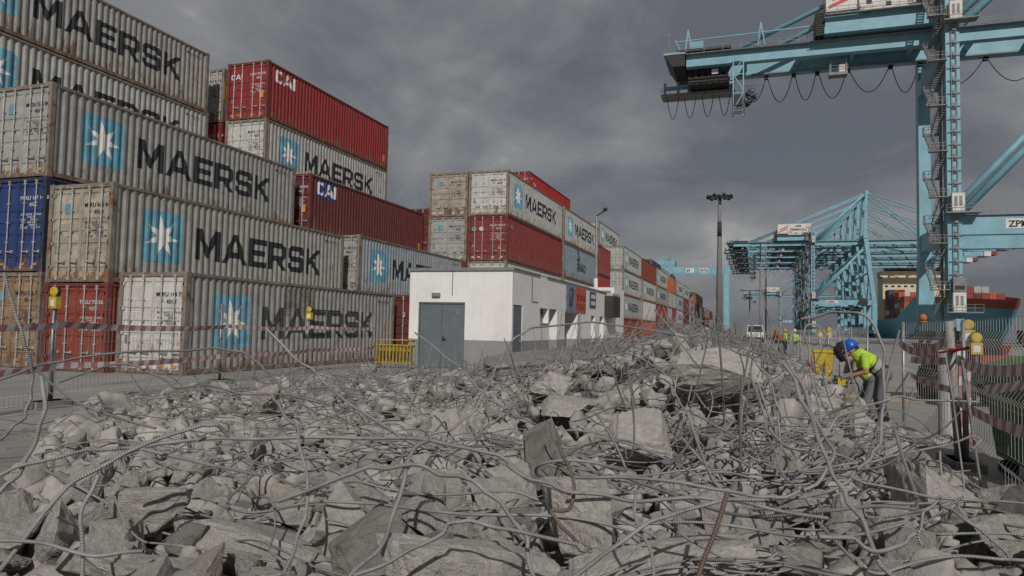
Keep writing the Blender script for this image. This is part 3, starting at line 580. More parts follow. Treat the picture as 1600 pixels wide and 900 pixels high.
    # festoon cables
    for a,b_ in ((-45,-42.8),(-41.8,-39.6),(-38.5,-36.4),(-35.4,-33.4)):
        m=MB(); m.tube(sag((a,12.5,46.1),(b_,12.5,46.1),4.0),.07,5); m.build('festoon_cable',M['cable'],c)
    xs=[-27,-22.2,-18.2,-13.1,-6.2,-1.6,8.4,17]+[25+8.6*k for k in range(7)]
    for a,b_ in zip(xs,xs[1:]):
        m=MB(); m.tube(sag((a+.2,14,49.3),(b_-.2,14,49.3),5.0 if b_-a<6 else 4.4),.075,5); m.box(a-.35,a+.35,13.6,14.4,48.8,49.38); m.build('festoon_cable',M['cable'],c)
    m=MB(); m.tube(sag((-29.5,8,43),(-27,14,49.3),1.5),.075,5); m.build('festoon_cable',M['cable'],c)
    # stair tower: zigzag flights left of the landside leg
    z=5.2; k=0
    while z<55:
        zt=z+3.55; A=k%2==0; xc=-1.75 if A else -2.85; ya,yb=(1.7,-1.2) if A else (-1.2,1.7)
        m=MB()
        for i in range(13):
            t=i/12; dx=(.55*t-.25) if A else (.2-.4*t); m.box(xc+dx-.48,xc+dx+.48,ya+(yb-ya)*t-.16,ya+(yb-ya)*t+.16,z+t*3.5-.05,z+t*3.5+.04)
        for s in (-.5,.5):
            d0,d1=(-.25,.3) if A else (.2,-.2); m.beam((xc+d0+s,ya,z),(xc+d1+s,yb,zt),.06,.3); m.beam((xc+d0+s,ya,z+1.05),(xc+d1+s,yb,zt+1.05),.06)
            for q in (.2,.5,.8): m.beam((xc+d0+(d1-d0)*q+s,ya+(yb-ya)*q,z+3.55*q),(xc+d0+(d1-d0)*q+s,ya+(yb-ya)*q,z+3.55*q+1.05),.05)
        m.build('stair_flight',G,c)
        m=MB(); lx0,lx1=-3.5,-1.0; y0,y1=(-2.3,-1.1) if A else (1.6,2.8)
        m.box(lx0,lx1,y0,y1,zt-.2,zt-.06); rail(m,[(lx1,y0,zt),(lx0,y0,zt),(lx0,y1,zt)],1.1,.7,.06); m.beam((lx1,(y0+y1)/2,zt-.1),(-.9,(y0+y1)/2,zt-.1),.2); m.build('landing',G,c)
        z=zt; k+=1
    m=MB(); m.tube([(-1.25,1.4,4),(-1.25,1.4,56)],.22,8); m.build('cable_duct',G,c)
    # lift mast on the front of the leg
    m=MB()
    for x in (-.25,.45): m.beam((x,-1.35,10.4),(x,-1.35,56),.09)
    for i in range(46): m.beam((-.25,-1.35,10.6+i),(.45,-1.35,10.6+i),.06)
    for i in range(23): m.beam((-.8,-1.3,11+2*i),(1,-1.3,11+2*i),.1); m.box(-.1,.4,-1.6,-1.4,10.8+2*i,11.3+2*i)
    m.build('lift_mast',G,c)
    for z,nm in ((20.4,'lift_gate'),(50.2,'lift_gate'),(5.3,'lift_gate')):
        m=MB(); m.box(-.6,1.1,-2.4,-1.4,z,z+2.9); q=m.build(nm,M['house'],c); w=MB(); w.box(-.3,.1,-2.43,-2.4,z+.9,z+2.4); w.box(.35,.75,-2.43,-2.4,z+.9,z+2.4); w.build('gate_window',G,q)
        m=MB(); m.box(-1.5,3.2,-3,-1.0,z-.2,z-.02); rail(m,[(-1.5,-3,z-.02),(3.2,-3,z-.02)],1.1,1.2,.05); m.build('lift_landing',G,c)
    m=MB(); m.box(-.6,1.1,-2.5,-1.4,8.3,10.5); q=m.build('lift_car',G,c); w=MB(); w.box(-.4,.9,-2.52,-2.5,8.6,9.2); w.build('car_window',M['cranek'],q)
    m=MB(); rail(m,[(1,-.8,20.1),(WX-1,-.8,20.1)],1.1,2,.05); m.box(.9,WX-1,-1.2,-.82,20.0,20.1); m.build('portal_walkway',G,c)
    m=MB(); m.box(6.7,12.2,-.86,-.82,17.9,19.4); s=m.build('name_board',M['house'],c); flat(text_mesh('ZPMC',1.35,.03),'lettering',s,M['ink'],FRONT,7.1,-.88,18.15)
    m=MB(); m.lathe([(.4,-.4),(2.2,-.35),(2.2,.35),(.4,.4)],20,(WX-5.5,-2.2,18.4),'y'); m.build('cable_reel',K,c)
    return c
crane=make_crane((28.7,126,0),'nearest light blue quay crane with stair tower and long boom overhead')
ords=['first of the distant blue cranes, white sign house fully visible','second distant blue crane, just behind the first','third distant blue crane in the overlapping row','fourth distant blue crane in the overlapping row','last distant blue crane of the overlapping row']
for y,lb in zip((414,446,482,520,562),ords):
    k=copy_tree(crane); k.location=(28.7,y,0); k['label']=lb
k=copy_tree(crane); k.location=(28.7,960,-2); k['label']='farthest small blue crane near the horizon left of the row'
# ---------------------------------------------------------------- yard portal crane
b=empty('portal_crane',(-10.2,267,0),'blue yard gantry crane spanning the container stacks','crane')
B=M['crane']
for y in (0,8):
    m=MB(); m.box(-26,1.2,y-.6,y+.6,22.3,24.8); g_=m.build('girder',B,b)
    for x in (-25,.2): m=MB(); m.box(x-.8,x+.8,y-.7,y+.7,1.6,22.28); m.build('leg',B,b)
    m=MB(); rail(m,[(-26,y-.5,24.8),(1.2,y-.5,24.8)],1.1,2,.06); m.build('walkway',M['craned'],g_)
for x in (-25,.2):
    m=MB(); m.box(x-.6,x+.6,-2,10,1,1.6); q=m.build('sill_beam',B,b)
    for y in (-1,1,7,9): w=MB(); w.lathe([(.5,-.2),(.55,-.1),(.55,.1),(.5,.2)],12,(x,y,.56),'x'); w.build('wheel',M['cranek'],q)
m=MB(); m.box(-24,-18,-.5,8.5,24.9,27.2); m.box(-22,-20,0,4,27.2,28.6); rail(m,[(-25,-.5,27.2),(-17,-.5,27.2)],1.1,1,.08); m.build('trolley',B,b)
for x,s in ((-14,'69'),(-9,'RTG')):
    m=MB(); m.box(x,x+3,-.66,-.62,22.7,24.3); q=m.build('number_board',M['wink'],b); flat(text_mesh(s,1.3,.03),'lettering',q,M['ink'],FRONT,x+.3,-.68,23)
# ---------------------------------------------------------------- ship at the quay
M['hull']=mat('hull_blue',(.10,.30,.38),.5,var=.2,scale=.1,dirt=(.25,.2,.17),damt=.12,dscale=.2,streak=.4,rnd=False); M['hullred']=mat('bulwark_red',(.27,.05,.04),.6,var=.2,scale=.3,rnd=False); M['boot']=mat('boot_topping',(.13,.03,.03),.6,rnd=False); M['cream']=mat('superstructure_cream',(.60,.52,.36),.6,var=.08,scale=.3,rnd=False)
s=empty('container_ship',(83,282,-2.6),'moored blue container ship with red bow bulwark behind the crane','ship')
def stem(z): return 26*(1-min(1,z/17.))**1.15
def hw(q,z):      # half breadth at distance q behind the stem at height z above water
    return 17.5*(1-math.exp(-q/(46-4*min(1,z/18.))))
qs=[0,.15,.5,1,2,3.5,5.5,8,11,15,20,26,33,42,52,64,74,83,85,88,94,102,112,122,140,180,250]
def sheer(y): return 16.9+4.6*min(1,y/70) if y<88 else 21.5-8.5*min(1,(y-88)/34)**.75
for nm,mm in (('boot_topping',M['boot']),('hull',M['hull']),('bulwark',M['hullred'])):
    m=MB()
    for sd in (-1,1):
        v=[];f=[];nz=2 if nm=='boot_topping' else 8; n=nz+1
        for q in qs:
            top=sheer(q); bl=top-3.1 if q<84 else top-.05
            lo,hi={'boot_topping':(0,2.6),'hull':(2.6,min(bl,top)),'bulwark':(min(bl,top),top)}[nm]
            for k in range(n):
                z=lo+(hi-lo)*k/nz; v.append((sd*hw(q,z),q+stem(z)*(1-min(1,q/120)),z))
        for i in range(len(qs)-1):
            for k in range(nz): f.append((i*n+k,i*n+k+1,(i+1)*n+k+1,(i+1)*n+k))
        m.add(v,f)
    m.build(nm,mm,s,smooth=True)
m=MB(); v=[];f=[]
for q in qs: z=sheer(q)-1.4; v+=[(-hw(q,z)+.05,q+stem(z),z),(hw(q,z)-.05,q+stem(z),z)]
for i in range(len(qs)-1): f.append((2*i,2*i+1,2*i+3,2*i+2))
m.add(v,f); m.build('deck',M['hullred'],s)
m=MB(); m.box(-16,16,164,182,13,37); m.box(-17,17,165,178,37,40); m.build('superstructure',M['cream'],s)
m=MB()
for k in range(9): m.box(-15+k*3.2,-13.4+k*3.2,163.9,164,31,32)
m.build('window',M['glassd'],s)
m=MB(); m.box(-14,14,166,172,40,42); rail(m,[(-16,165.2,40),(16,165.2,40)],1.5,2.5,.15); m.build('bridge_rail',M['cranek'],s)
m=MB(); m.beam((4,40,16),(4,40,22),.4); m.beam((3,40,21),(5,40,21),.2); m.build('foremast',M['craned'],s)
rr=random.Random(11); kk=0
for (x,y,z,c,n) in [(-8.5+2.6*i,38,18.4+2.7*k,0,0) for i in range(6) for k in range(2 if i in(1,2,3) else 1)]+[(-15.8+2.6*i,104+14*j,12.2+2.75*k,0,0) for i in range(3) for j in range(4) for k in range((4,5,5,6)[j])]:
    kk+=1; cc=rr.choice(['redb','orange','grey2','maroon','navybox','white','oxred','redb'])
    o=MB().box(0,2.44,0,12.2,0,2.6)
    for q in range(8): o.box(-.03,0,.6+q*1.45,1.2+q*1.45,.15,2.45)
    ro=('near','second','third','fourth','fifth','sixth')[min(5,int((x+15.9)/2.6))]; o=o.build('deck_container',M[cc],None,loc=(83+x,282+y,-2.6+z)); tier=('lowest','second','third','fourth','fifth','sixth')[int(round((z-(18.4 if y<60 else 12.2))/2.72))]; by='near the bow' if y<60 else ('behind the foredeck','amidships forward','amidships','before the superstructure')[int((y-104)//14)]; tag(o,f'{CN[cc]} ship container, {tier} tier, {ro} row from quay, {by}','container','containers on the ship deck')
M['anch']=mat('anchor_recess',(.03,.06,.08),.6)
m=MB(); m.lathe([(1.3,-.1),(1.6,0),(1.3,.3)],12,(-5.2,32,8.5),'x'); m.build('anchor',M['anch'],s)
# ---------------------------------------------------------------- rubble field
def sm(a,b,x): t=min(1,max(0,(x-a)/(b-a))); return t*t*(3-2*t)
def hgt(x,y):
    if y<24: lm=sm(-10.2,-8.9,x) if y<17 else sm(-10.2,-8.9,x)*(1-sm(17,20,y))+sm(-7.4,-5.6,x)*sm(17,20,y)
    else: lm=sm(-6.8,-5.2,x)
    rm=1-sm(1.25,2.0,x); e=lm*rm*(1-sm(60,80,y))
    z=.36-.10*sm(5,12,y)+.10*sm(-1.5,.5,x)*(1-sm(5,9,y))
    rx=-1.1-.02*(y-9)
    z+=1.02*math.exp(-((x-rx)/2.0)**2)*sm(7.2,12.0,y)*(1-.6*sm(22,55,y))
    z+=.25*math.exp(-((x+4)/2.)**2)*sm(10,15,y)*(1-sm(20,26,y))
    z+=.10*noise.noise((x*.8,y*.8,.3))+.07*noise.noise((x*2.2,y*2.2,1.3))
    return max(-.02,z*e-.03*(1-e))
M['conc']=mat('broken_concrete',(.385,.362,.333),.95,var=.25,scale=9,dirt=(.30,.28,.255),damt=.32,dscale=8,bump=1.0,bscale=30,speck=1)
M['concd']=mat('dark_concrete',(.24,.227,.208),.95,var=.35,scale=3,dirt=(.1,.09,.08),damt=.4,dscale=3,bump=1.0,bscale=30,speck=1)
M['concb']=mat('stained_concrete',(.36,.325,.285),.95,var=.3,scale=3,dirt=(.22,.17,.13),damt=.4,dscale=2.5,bump=1.0,bscale=30,speck=1)
M['bed']=mat('crushed_concrete_gap_shade',(.20,.19,.175),.95,var=.45,scale=7,dirt=(.13,.12,.11),damt=.5,dscale=4,bump=1.0,bscale=18,rnd=False)  # grit colour darkened to stand in for shade in the gaps between chunks
v=[];f=[]
xs=[-10.6+.09*i for i in range(143)]; yv=[1.0]
while yv[-1]<82: yv.append(yv[-1]+(.07 if yv[-1]<8 else .14 if yv[-1]<24 else .6))
for y in yv:
    for x in xs: v.append((x,y,hgt(x,y)+.06*noise.noise((x*7,y*7,2))-.36))
nx=len(xs)
for j in range(len(yv)-1):
    for i in range(nx-1):
        f.append((j*nx+i,j*nx+i+1,(j+1)*nx+i+1,(j+1)*nx+i))
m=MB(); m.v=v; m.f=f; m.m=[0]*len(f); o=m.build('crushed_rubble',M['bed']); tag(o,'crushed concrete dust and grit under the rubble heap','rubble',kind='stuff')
rr=random.Random(7)
def rock_mesh(seed,hi):
    q=random.Random(seed); bm=bmesh.new(); ax=(1,q.uniform(.6,.95),q.uniform(.4,.72))
    for i in range(q.randint(11,17)):
        p=Vector((q.uniform(-1,1),q.uniform(-1,1),q.uniform(-1,1))); k=max(abs(p.x),abs(p.y),abs(p.z)); p=p/k*.5+p.normalized()*.28*q.random()
        bm.verts.new((p.x*ax[0],p.y*ax[1],p.z*ax[2]))
    res=bmesh.ops.convex_hull(bm,input=bm.verts); bmesh.ops.delete(bm,geom=list({g for g in res['geom_interior']+res['geom_unused'] if isinstance(g,bmesh.types.BMVert)}),context='VERTS')
    if hi:
        bmesh.ops.triangulate(bm,faces=bm.faces); 
        for it in range(3 if hi>1 else 2):
            bmesh.ops.subdivide_edges(bm,edges=bm.edges,cuts=1,use_grid_fill=True)
            if it==0: bmesh.ops.smooth_vert(bm,verts=bm.verts,factor=.10,use_axis_x=True,use_axis_y=True,use_axis_z=True)
        bm.normal_update()
        for w in bm.verts:
            p=w.co*3.1+Vector((seed*3.3,0,0)); d=noise.fractal(p*.9,.9,2.1,3)*.035+noise.noise(p*4.1)*.022+noise.noise(p*9)*.018
            w.co+=w.normal*d
    me=bpy.data.meshes.new('chunk'); bm.to_mesh(me); bm.free(); return me
HI=[rock_mesh(i+1,2) for i in range(18)]; MID=[rock_mesh(i+40,1) for i in range(10)]; LO=[rock_mesh(i+80,0) for i in range(14)]
for me in HI+MID: me.materials.append(M['conc'])
def zone(x,y):
    t_=math.degrees(math.atan2(x,y))+18.8; d=next(w for l,w in ((3,'closest to the camera'),(4,'near foreground'),(5,'foreground'),(6.5,'front of the middle heap'),(8,'middle of the heap'),(10,'back of the middle heap'),(14,'behind the big boulder'),(20,'back of the heap'),(999,'far end of the heap')) if y<l)
    sd=next(w for l,w in ((-26,'far left'),(-17,'left'),(-8,'left of centre'),(0,'just left of centre'),(8,'just right of centre'),(16,'right of centre'),(24,'right'),(999,'far right')) if t_<l)
    return f'{sd}, {d}'
def chunk(x,y,z,s,me,rot,mt='conc',label=None,name='concrete_chunk',scl=None):
    o=link(name,me,None,(x,y,z),M[mt]); o.rotation_euler=rot; o.scale=scl or (s,s,s)
    if label: return tag(o,label,'concrete chunk')
    tn={'conc':'grey','concd':'dark','concb':'brown-stained'}[mt]; return tag(o,f"{'large' if s>.4 else 'fist-sized' if s<.2 else 'mid-sized'} {'slanted' if abs(rot[0])+abs(rot[1])>1.2 else 'tilted' if abs(rot[0])+abs(rot[1])>.6 else 'flat-lying'} {tn} concrete chunk, {zone(x,y)}",'concrete chunk','concrete chunks of the rubble heap')
U=math.pi*2
big=[(-1.15,2.9,.40,(.75,.62,.46),0,'conc','broad smooth concrete chunk at bottom centre, with bar shadow'),(-2.4,3.15,.46,(.62,.5,.42),1,'conc','pointed boulder with dark underside at lower left'),
 (-.95,3.6,.56,(.4,.36,.6),2,'conc','tall upright concrete block beside rusty bent bar'),(-.45,3.25,.46,(.85,.42,.45),3,'conc','long concrete block at bottom, right of rusty bar'),
 (.15,3.05,.40,(1.15,.42,.36),4,'conc','long low slab fragment with rough dark edge at bottom'),(.93,4.75,.5,(.5,.42,.62),5,'conc','leaning chunk at right edge of heap near fence'),
 (1.22,5.05,.36,(.7,.5,.4),6,'concb','stained chunk beside dark slab at right edge'),(1.05,4.0,.3,(.55,.42,.34),7,'concb','brownish slab chunk in bottom right corner'),
 (-1.42,4.95,.6,(.45,.3,.62),8,'concd','dark upright slab piece in middle of heap'),(-.9,6.1,.66,(.42,.36,.62),9,'conc','tall pointed concrete piece below big boulder'),
 (-2.45,2.45,.36,(.6,.5,.4),10,'conc','chunk at bottom left below crossing bars'),(-1.6,2.55,.34,(.55,.5,.36),11,'conc','flat chunk at bottom left of centre'),
 (-.42,8.7,1.0,(.74,.6,.66),12,'conc','large rounded boulder resting on crest under bars'),(-.35,6.9,.6,(.36,.3,.3),13,'concd','dark chunk in front of crest'),
 (-2.1,8.2,.6,(.75,.5,.45),14,'conc','pale boulder left of the crest'),(-2.6,9.6,.75,(.8,.6,.5),15,'conc','pale chunk behind crest left side')]
for k,(x,y,z,s,i,mt,lb) in enumerate(big): chunk(x,y,z,1,HI[i],(rr.uniform(-.3,.3),rr.uniform(-.3,.3),rr.uniform(0,U)) if i!=12 else (.5,.1,.3),mt,lb,scl=s)
# broken slabs
def slab(x,y,z,sx,sy,sz,rot,mt,lb,seed):
    q=random.Random(seed); m=MB(); P=[]
    for k in range(11):
        a=U*k/11; rx=sx/2*(.82+.3*q.random())*max(-1,min(1,1.35*math.cos(a))); ry=sy/2*(.82+.3*q.random())*max(-1,min(1,1.35*math.sin(a))); P.append((rx,ry))
    rings=[(.94,-sz/2),(1.0,-sz*.3),(.97,sz*.1),(1.01,sz*.3),(.96,sz/2)]
    v=[(px*r_+q.uniform(-.02,.02),py*r_+q.uniform(-.02,.02),zz+q.uniform(-.012,.012)) for r_,zz in rings for px,py in P]; n=11
    f=[(i*n+j,i*n+(j+1)%n,(i+1)*n+(j+1)%n,(i+1)*n+j) for i in range(4) for j in range(n)]+[tuple(range(n))[::-1],tuple(4*n+j for j in range(n))]
    m.add(v,f); o=m.build('concrete_slab',M[mt]); o.location=(x,y,z); o.rotation_euler=rot; return tag(o,lb,'concrete slab')
slab(-4.0,15.2,.82,3.2,2.0,.36,(.08,-.1,.3),'concd','dark tilted broken slab in front of white building',1)
slab(1.75,6.9,.06,1.5,2.6,.22,(.03,.02,.1),'concd','dark flat slab at foot of the fence panels',2)
slab(2.0,11.6,.05,1.3,.8,.1,(.05,.0,.5),'conc','pale flat slab fragment lying near fence foot',3)
slab(1.9,4.6,.12,1.4,1.5,.2,(.05,.1,.4),'concd','dark broken pavement slab in bottom right',4)
# scattered chunks: the largest 290 as single objects, the rest in one mesh
pos=[(b[0],b[1],max(b[3])*.5) for b in big]; cand=[]
def tryput(x,y,s,tight=.62):
    gi,gj=int(x//.5),int(y//.5)
    for i in (gi-1,gi,gi+1):
        for j in (gj-1,gj,gj+1):
            for (a,b_,c) in GR.get((i,j),()):
                if (a-x)**2+(b_-y)**2<((c+s*.5)*tight)**2: return False
    GR.setdefault((gi,gj),[]).append((x,y,s*.5)); return True
GR={}
for q in pos: GR.setdefault((int(q[0]//.5),int(q[1]//.5)),[]).append(q)
for S0,S1,cnt,y0,y1 in ((.34,.46,10,2.8,10),(.24,.35,105,2.0,11),(.28,.5,44,10,24),(.15,.24,640,1.8,10),(.18,.3,420,9,24),(.3,.5,60,24,60),(.10,.16,1300,1.8,9.5),(.065,.10,700,1.8,6.5)):
    n=0;t=0
    while n<cnt and t<cnt*14:
        t+=1; y=y0+(y1-y0)*rr.random()**1.25; x=rr.uniform(max(-9.2,-1.0*y-1.2),1.7)
        if hgt(x,y)<.08: continue
        s=rr.uniform(S0,S1)
        if tryput(x,y,s): cand.append((s/math.hypot(x,y),x,y,s)); n+=1
cand.sort(reverse=True)
for k,(w,x,y,s) in enumerate(cand[:280]):
    chunk(x,y,hgt(x,y)+s*rr.uniform(-.15,.42),s,rr.choice(HI),(rr.gauss(0,.8),rr.gauss(0,.8),rr.uniform(0,U)),rr.choices(['conc','concd','concb'],[10,.8,.7])[0],scl=(s*rr.uniform(.9,1.25),s*rr.uniform(.8,1.1),s*rr.uniform(.95,1.35)))
VV=[];FF=[];off=0
def np_mesh(me):
    a=np.empty(len(me.vertices)*3); me.vertices.foreach_get('co',a); me.calc_loop_triangles(); t=np.empty(len(me.loop_triangles)*3,int); me.loop_triangles.foreach_get('vertices',t); return a.reshape(-1,3),t.reshape(-1,3)
MIDn=[np_mesh(q) for q in MID]; LOn=[np_mesh(q) for q in LO]
def put(mesh,x,y,z,s,rot):
    global off
    a,t=mesh; Rm=np.array(Matrix.Rotation(rot[2],3,'Z')@Matrix.Rotation(rot[1],3,'Y')@Matrix.Rotation(rot[0],3,'X'))
    VV.append(a*s@Rm.T+np.array((x,y,z))); FF.append(t+off); off+=len(a)
for w,x,y,s in cand[280:]: put(rr.choice(MIDn),x,y,hgt(x,y)+s*rr.uniform(-.3,.3)-.03,s*1.15,(rr.gauss(0,.8),rr.gauss(0,.8),rr.uniform(0,U)))
for k in range(3800):
    y=1.8+58*rr.random()**2.6; x=rr.uniform(max(-9.6,-1.0*y-1.2),2.2); z=hgt(x,y)
    if z<.0 and rr.random()<.8: continue
    s=(.035+.15*rr.random()**2.5)*(1 if y<12 else 1.5); put(rr.choice(LOn),x,y,z+s*.1+rr.uniform(-.26,.0),s,(rr.uniform(0,U),rr.uniform(0,U),rr.uniform(0,U)))
VA=np.concatenate(VV); FA=np.concatenate(FF); me=bpy.data.meshes.new('rubble_fragments'); me.vertices.add(len(VA)); me.vertices.foreach_set('co',VA.ravel()); me.loops.add(FA.size); me.loops.foreach_set('vertex_index',FA.ravel()); me.polygons.add(len(FA)); me.polygons.foreach_set('loop_start',np.arange(0,FA.size,3)); me.update(calc_edges=True); me.validate()
me.materials.append(mat('small_rubble',(.33,.31,.285),.95,var=.5,scale=3.5,dirt=(.17,.15,.13),damt=.4,dscale=2,bump=.6,bscale=30,rnd=False)); o=link('rubble_fragments',me); tag(o,'countless small concrete fragments filling the rubble heap','rubble',kind='stuff')
# ---------------------------------------------------------------- reinforcing bars
def rebar_mat(name,c,var,dirt,damt):
    m=mat(name,c,.62,.25,var=var,scale=5,dirt=dirt,damt=damt,dscale=6); t=m.node_tree; b=t.nodes['Principled BSDF']
    uv=N(t,'ShaderNodeUVMap'); sp=N(t,'ShaderNodeSeparateXYZ'); L(t,uv.outputs[0],sp.inputs[0])
    a=N(t,'ShaderNodeMath',operation='MULTIPLY'); L(t,sp.outputs[0],a.inputs[0]); a.inputs[1].default_value=560.
    c2=N(t,'ShaderNodeMath',operation='MULTIPLY_ADD'); L(t,sp.outputs[1],c2.inputs[0]); c2.inputs[1].default_value=6.283; L(t,a.outputs[0],c2.inputs[2])
    s=N(t,'ShaderNodeMath',operation='SINE'); L(t,c2.outputs[0],s.inputs[0]); bp=N(t,'ShaderNodeBump'); setin(bp,Strength=.55,Distance=.003); L(t,s.outputs[0],bp.inputs['Height']); L(t,bp.outputs[0],b.inputs['Normal']); return m
M['bar']=rebar_mat('dusty_steel_bar',(.285,.28,.278),.35,(.34,.31,.275),.5); M['bard']=rebar_mat('dark_steel_bar',(.20,.20,.203),.3,(.25,.24,.22),.3); M['barr']=rebar_mat('rusty_steel_bar',(.17,.125,.10),.35,(.27,.24,.21),.5)
def spline(P,step):
    P=[Vector(p) for p in P]; P=[P[0]*2-P[1]]+P+[P[-1]*2-P[-2]]; out=[]
    for i in range(1,len(P)-2):
        a,b_,c,d=P[i-1:i+3]; n=max(2,int((c-b_).length/step))
        for k in range(n):
            t=k/n; out.append(.5*((2*b_)+(c-a)*t+(2*a-5*b_+4*c-d)*t*t+(3*b_-a-3*c+d)*t**3))
    out.append(P[-2]); return out
def bar_arrays(P,r,n):
    P=np.array([tuple(p) for p in P]); T=np.gradient(P,axis=0); T/=np.linalg.norm(T,axis=1)[:,None]+1e-9
    a=np.cross(T[0],(0,0,1.) if abs(T[0][2])<.9 else (1.,0,0)); A=[]
    for t in T: a=a-t*(a@t); a/=np.linalg.norm(a); A.append(a)
    A=np.array(A); Bn=np.cross(T,A); g=np.linspace(0,2*np.pi,n+1)
    V=P[:,None]+r*(A[:,None]*np.cos(g)[None,:,None]+Bn[:,None]*np.sin(g)[None,:,None])
    s=np.concatenate([[0],np.cumsum(np.linalg.norm(np.diff(P,axis=0),axis=1))])
    q=[];k=n+1
    i,j=np.meshgrid(np.arange(len(P)-1),np.arange(n),indexing='ij'); F=np.stack([i*k+j,i*k+j+1,(i+1)*k+j+1,(i+1)*k+j],-1).reshape(-1,4)
    UV=np.stack([np.repeat(s,k),np.tile(np.arange(k)/n,len(P))],-1)
    return V.reshape(-1,3),F,UV
def bars_mesh(lst,name):
    VV=[];FF=[];UU=[];off=0
    for P,r,n in lst:
        v,f,u=bar_arrays(P,r,n); VV.append(v);FF.append(f+off);UU.append(u);off+=len(v)
    V=np.concatenate(VV);F=np.concatenate(FF);Uv=np.concatenate(UU)
    me=bpy.data.meshes.new(name); me.vertices.add(len(V)); me.vertices.foreach_set('co',V.ravel()); me.loops.add(F.size); me.loops.foreach_set('vertex_index',F.ravel()); me.polygons.add(len(F)); me.polygons.foreach_set('loop_start',np.arange(0,F.size,4))
    me.update(calc_edges=True); ul=me.uv_layers.new(name='UVMap'); ul.data.foreach_set('uv',Uv[F.ravel()].ravel()); me.polygons.foreach_set('use_smooth',[True]*len(F)); me.update(); return me
def rebar(P,r,mt,label=None):
    me=bars_mesh([(P,r,8)],'steel_bar'); me.materials.append(M[mt]); o=link('steel_bar',me)
    tn={'bar':'dusty grey','bard':'dark grey','barr':'rusty brown'}[mt]; q=P[len(P)//2]; ln=len(P)*.05; rise=max(p.z for p in P)-min(p.z for p in P); return tag(o,label or f"{'long' if ln>2.8 else 'short'} {tn} {'upright' if rise>.7 else 'lying'} steel bar, {zone(q.x,q.y)}",'steel bar','reinforcing bars in the rubble')
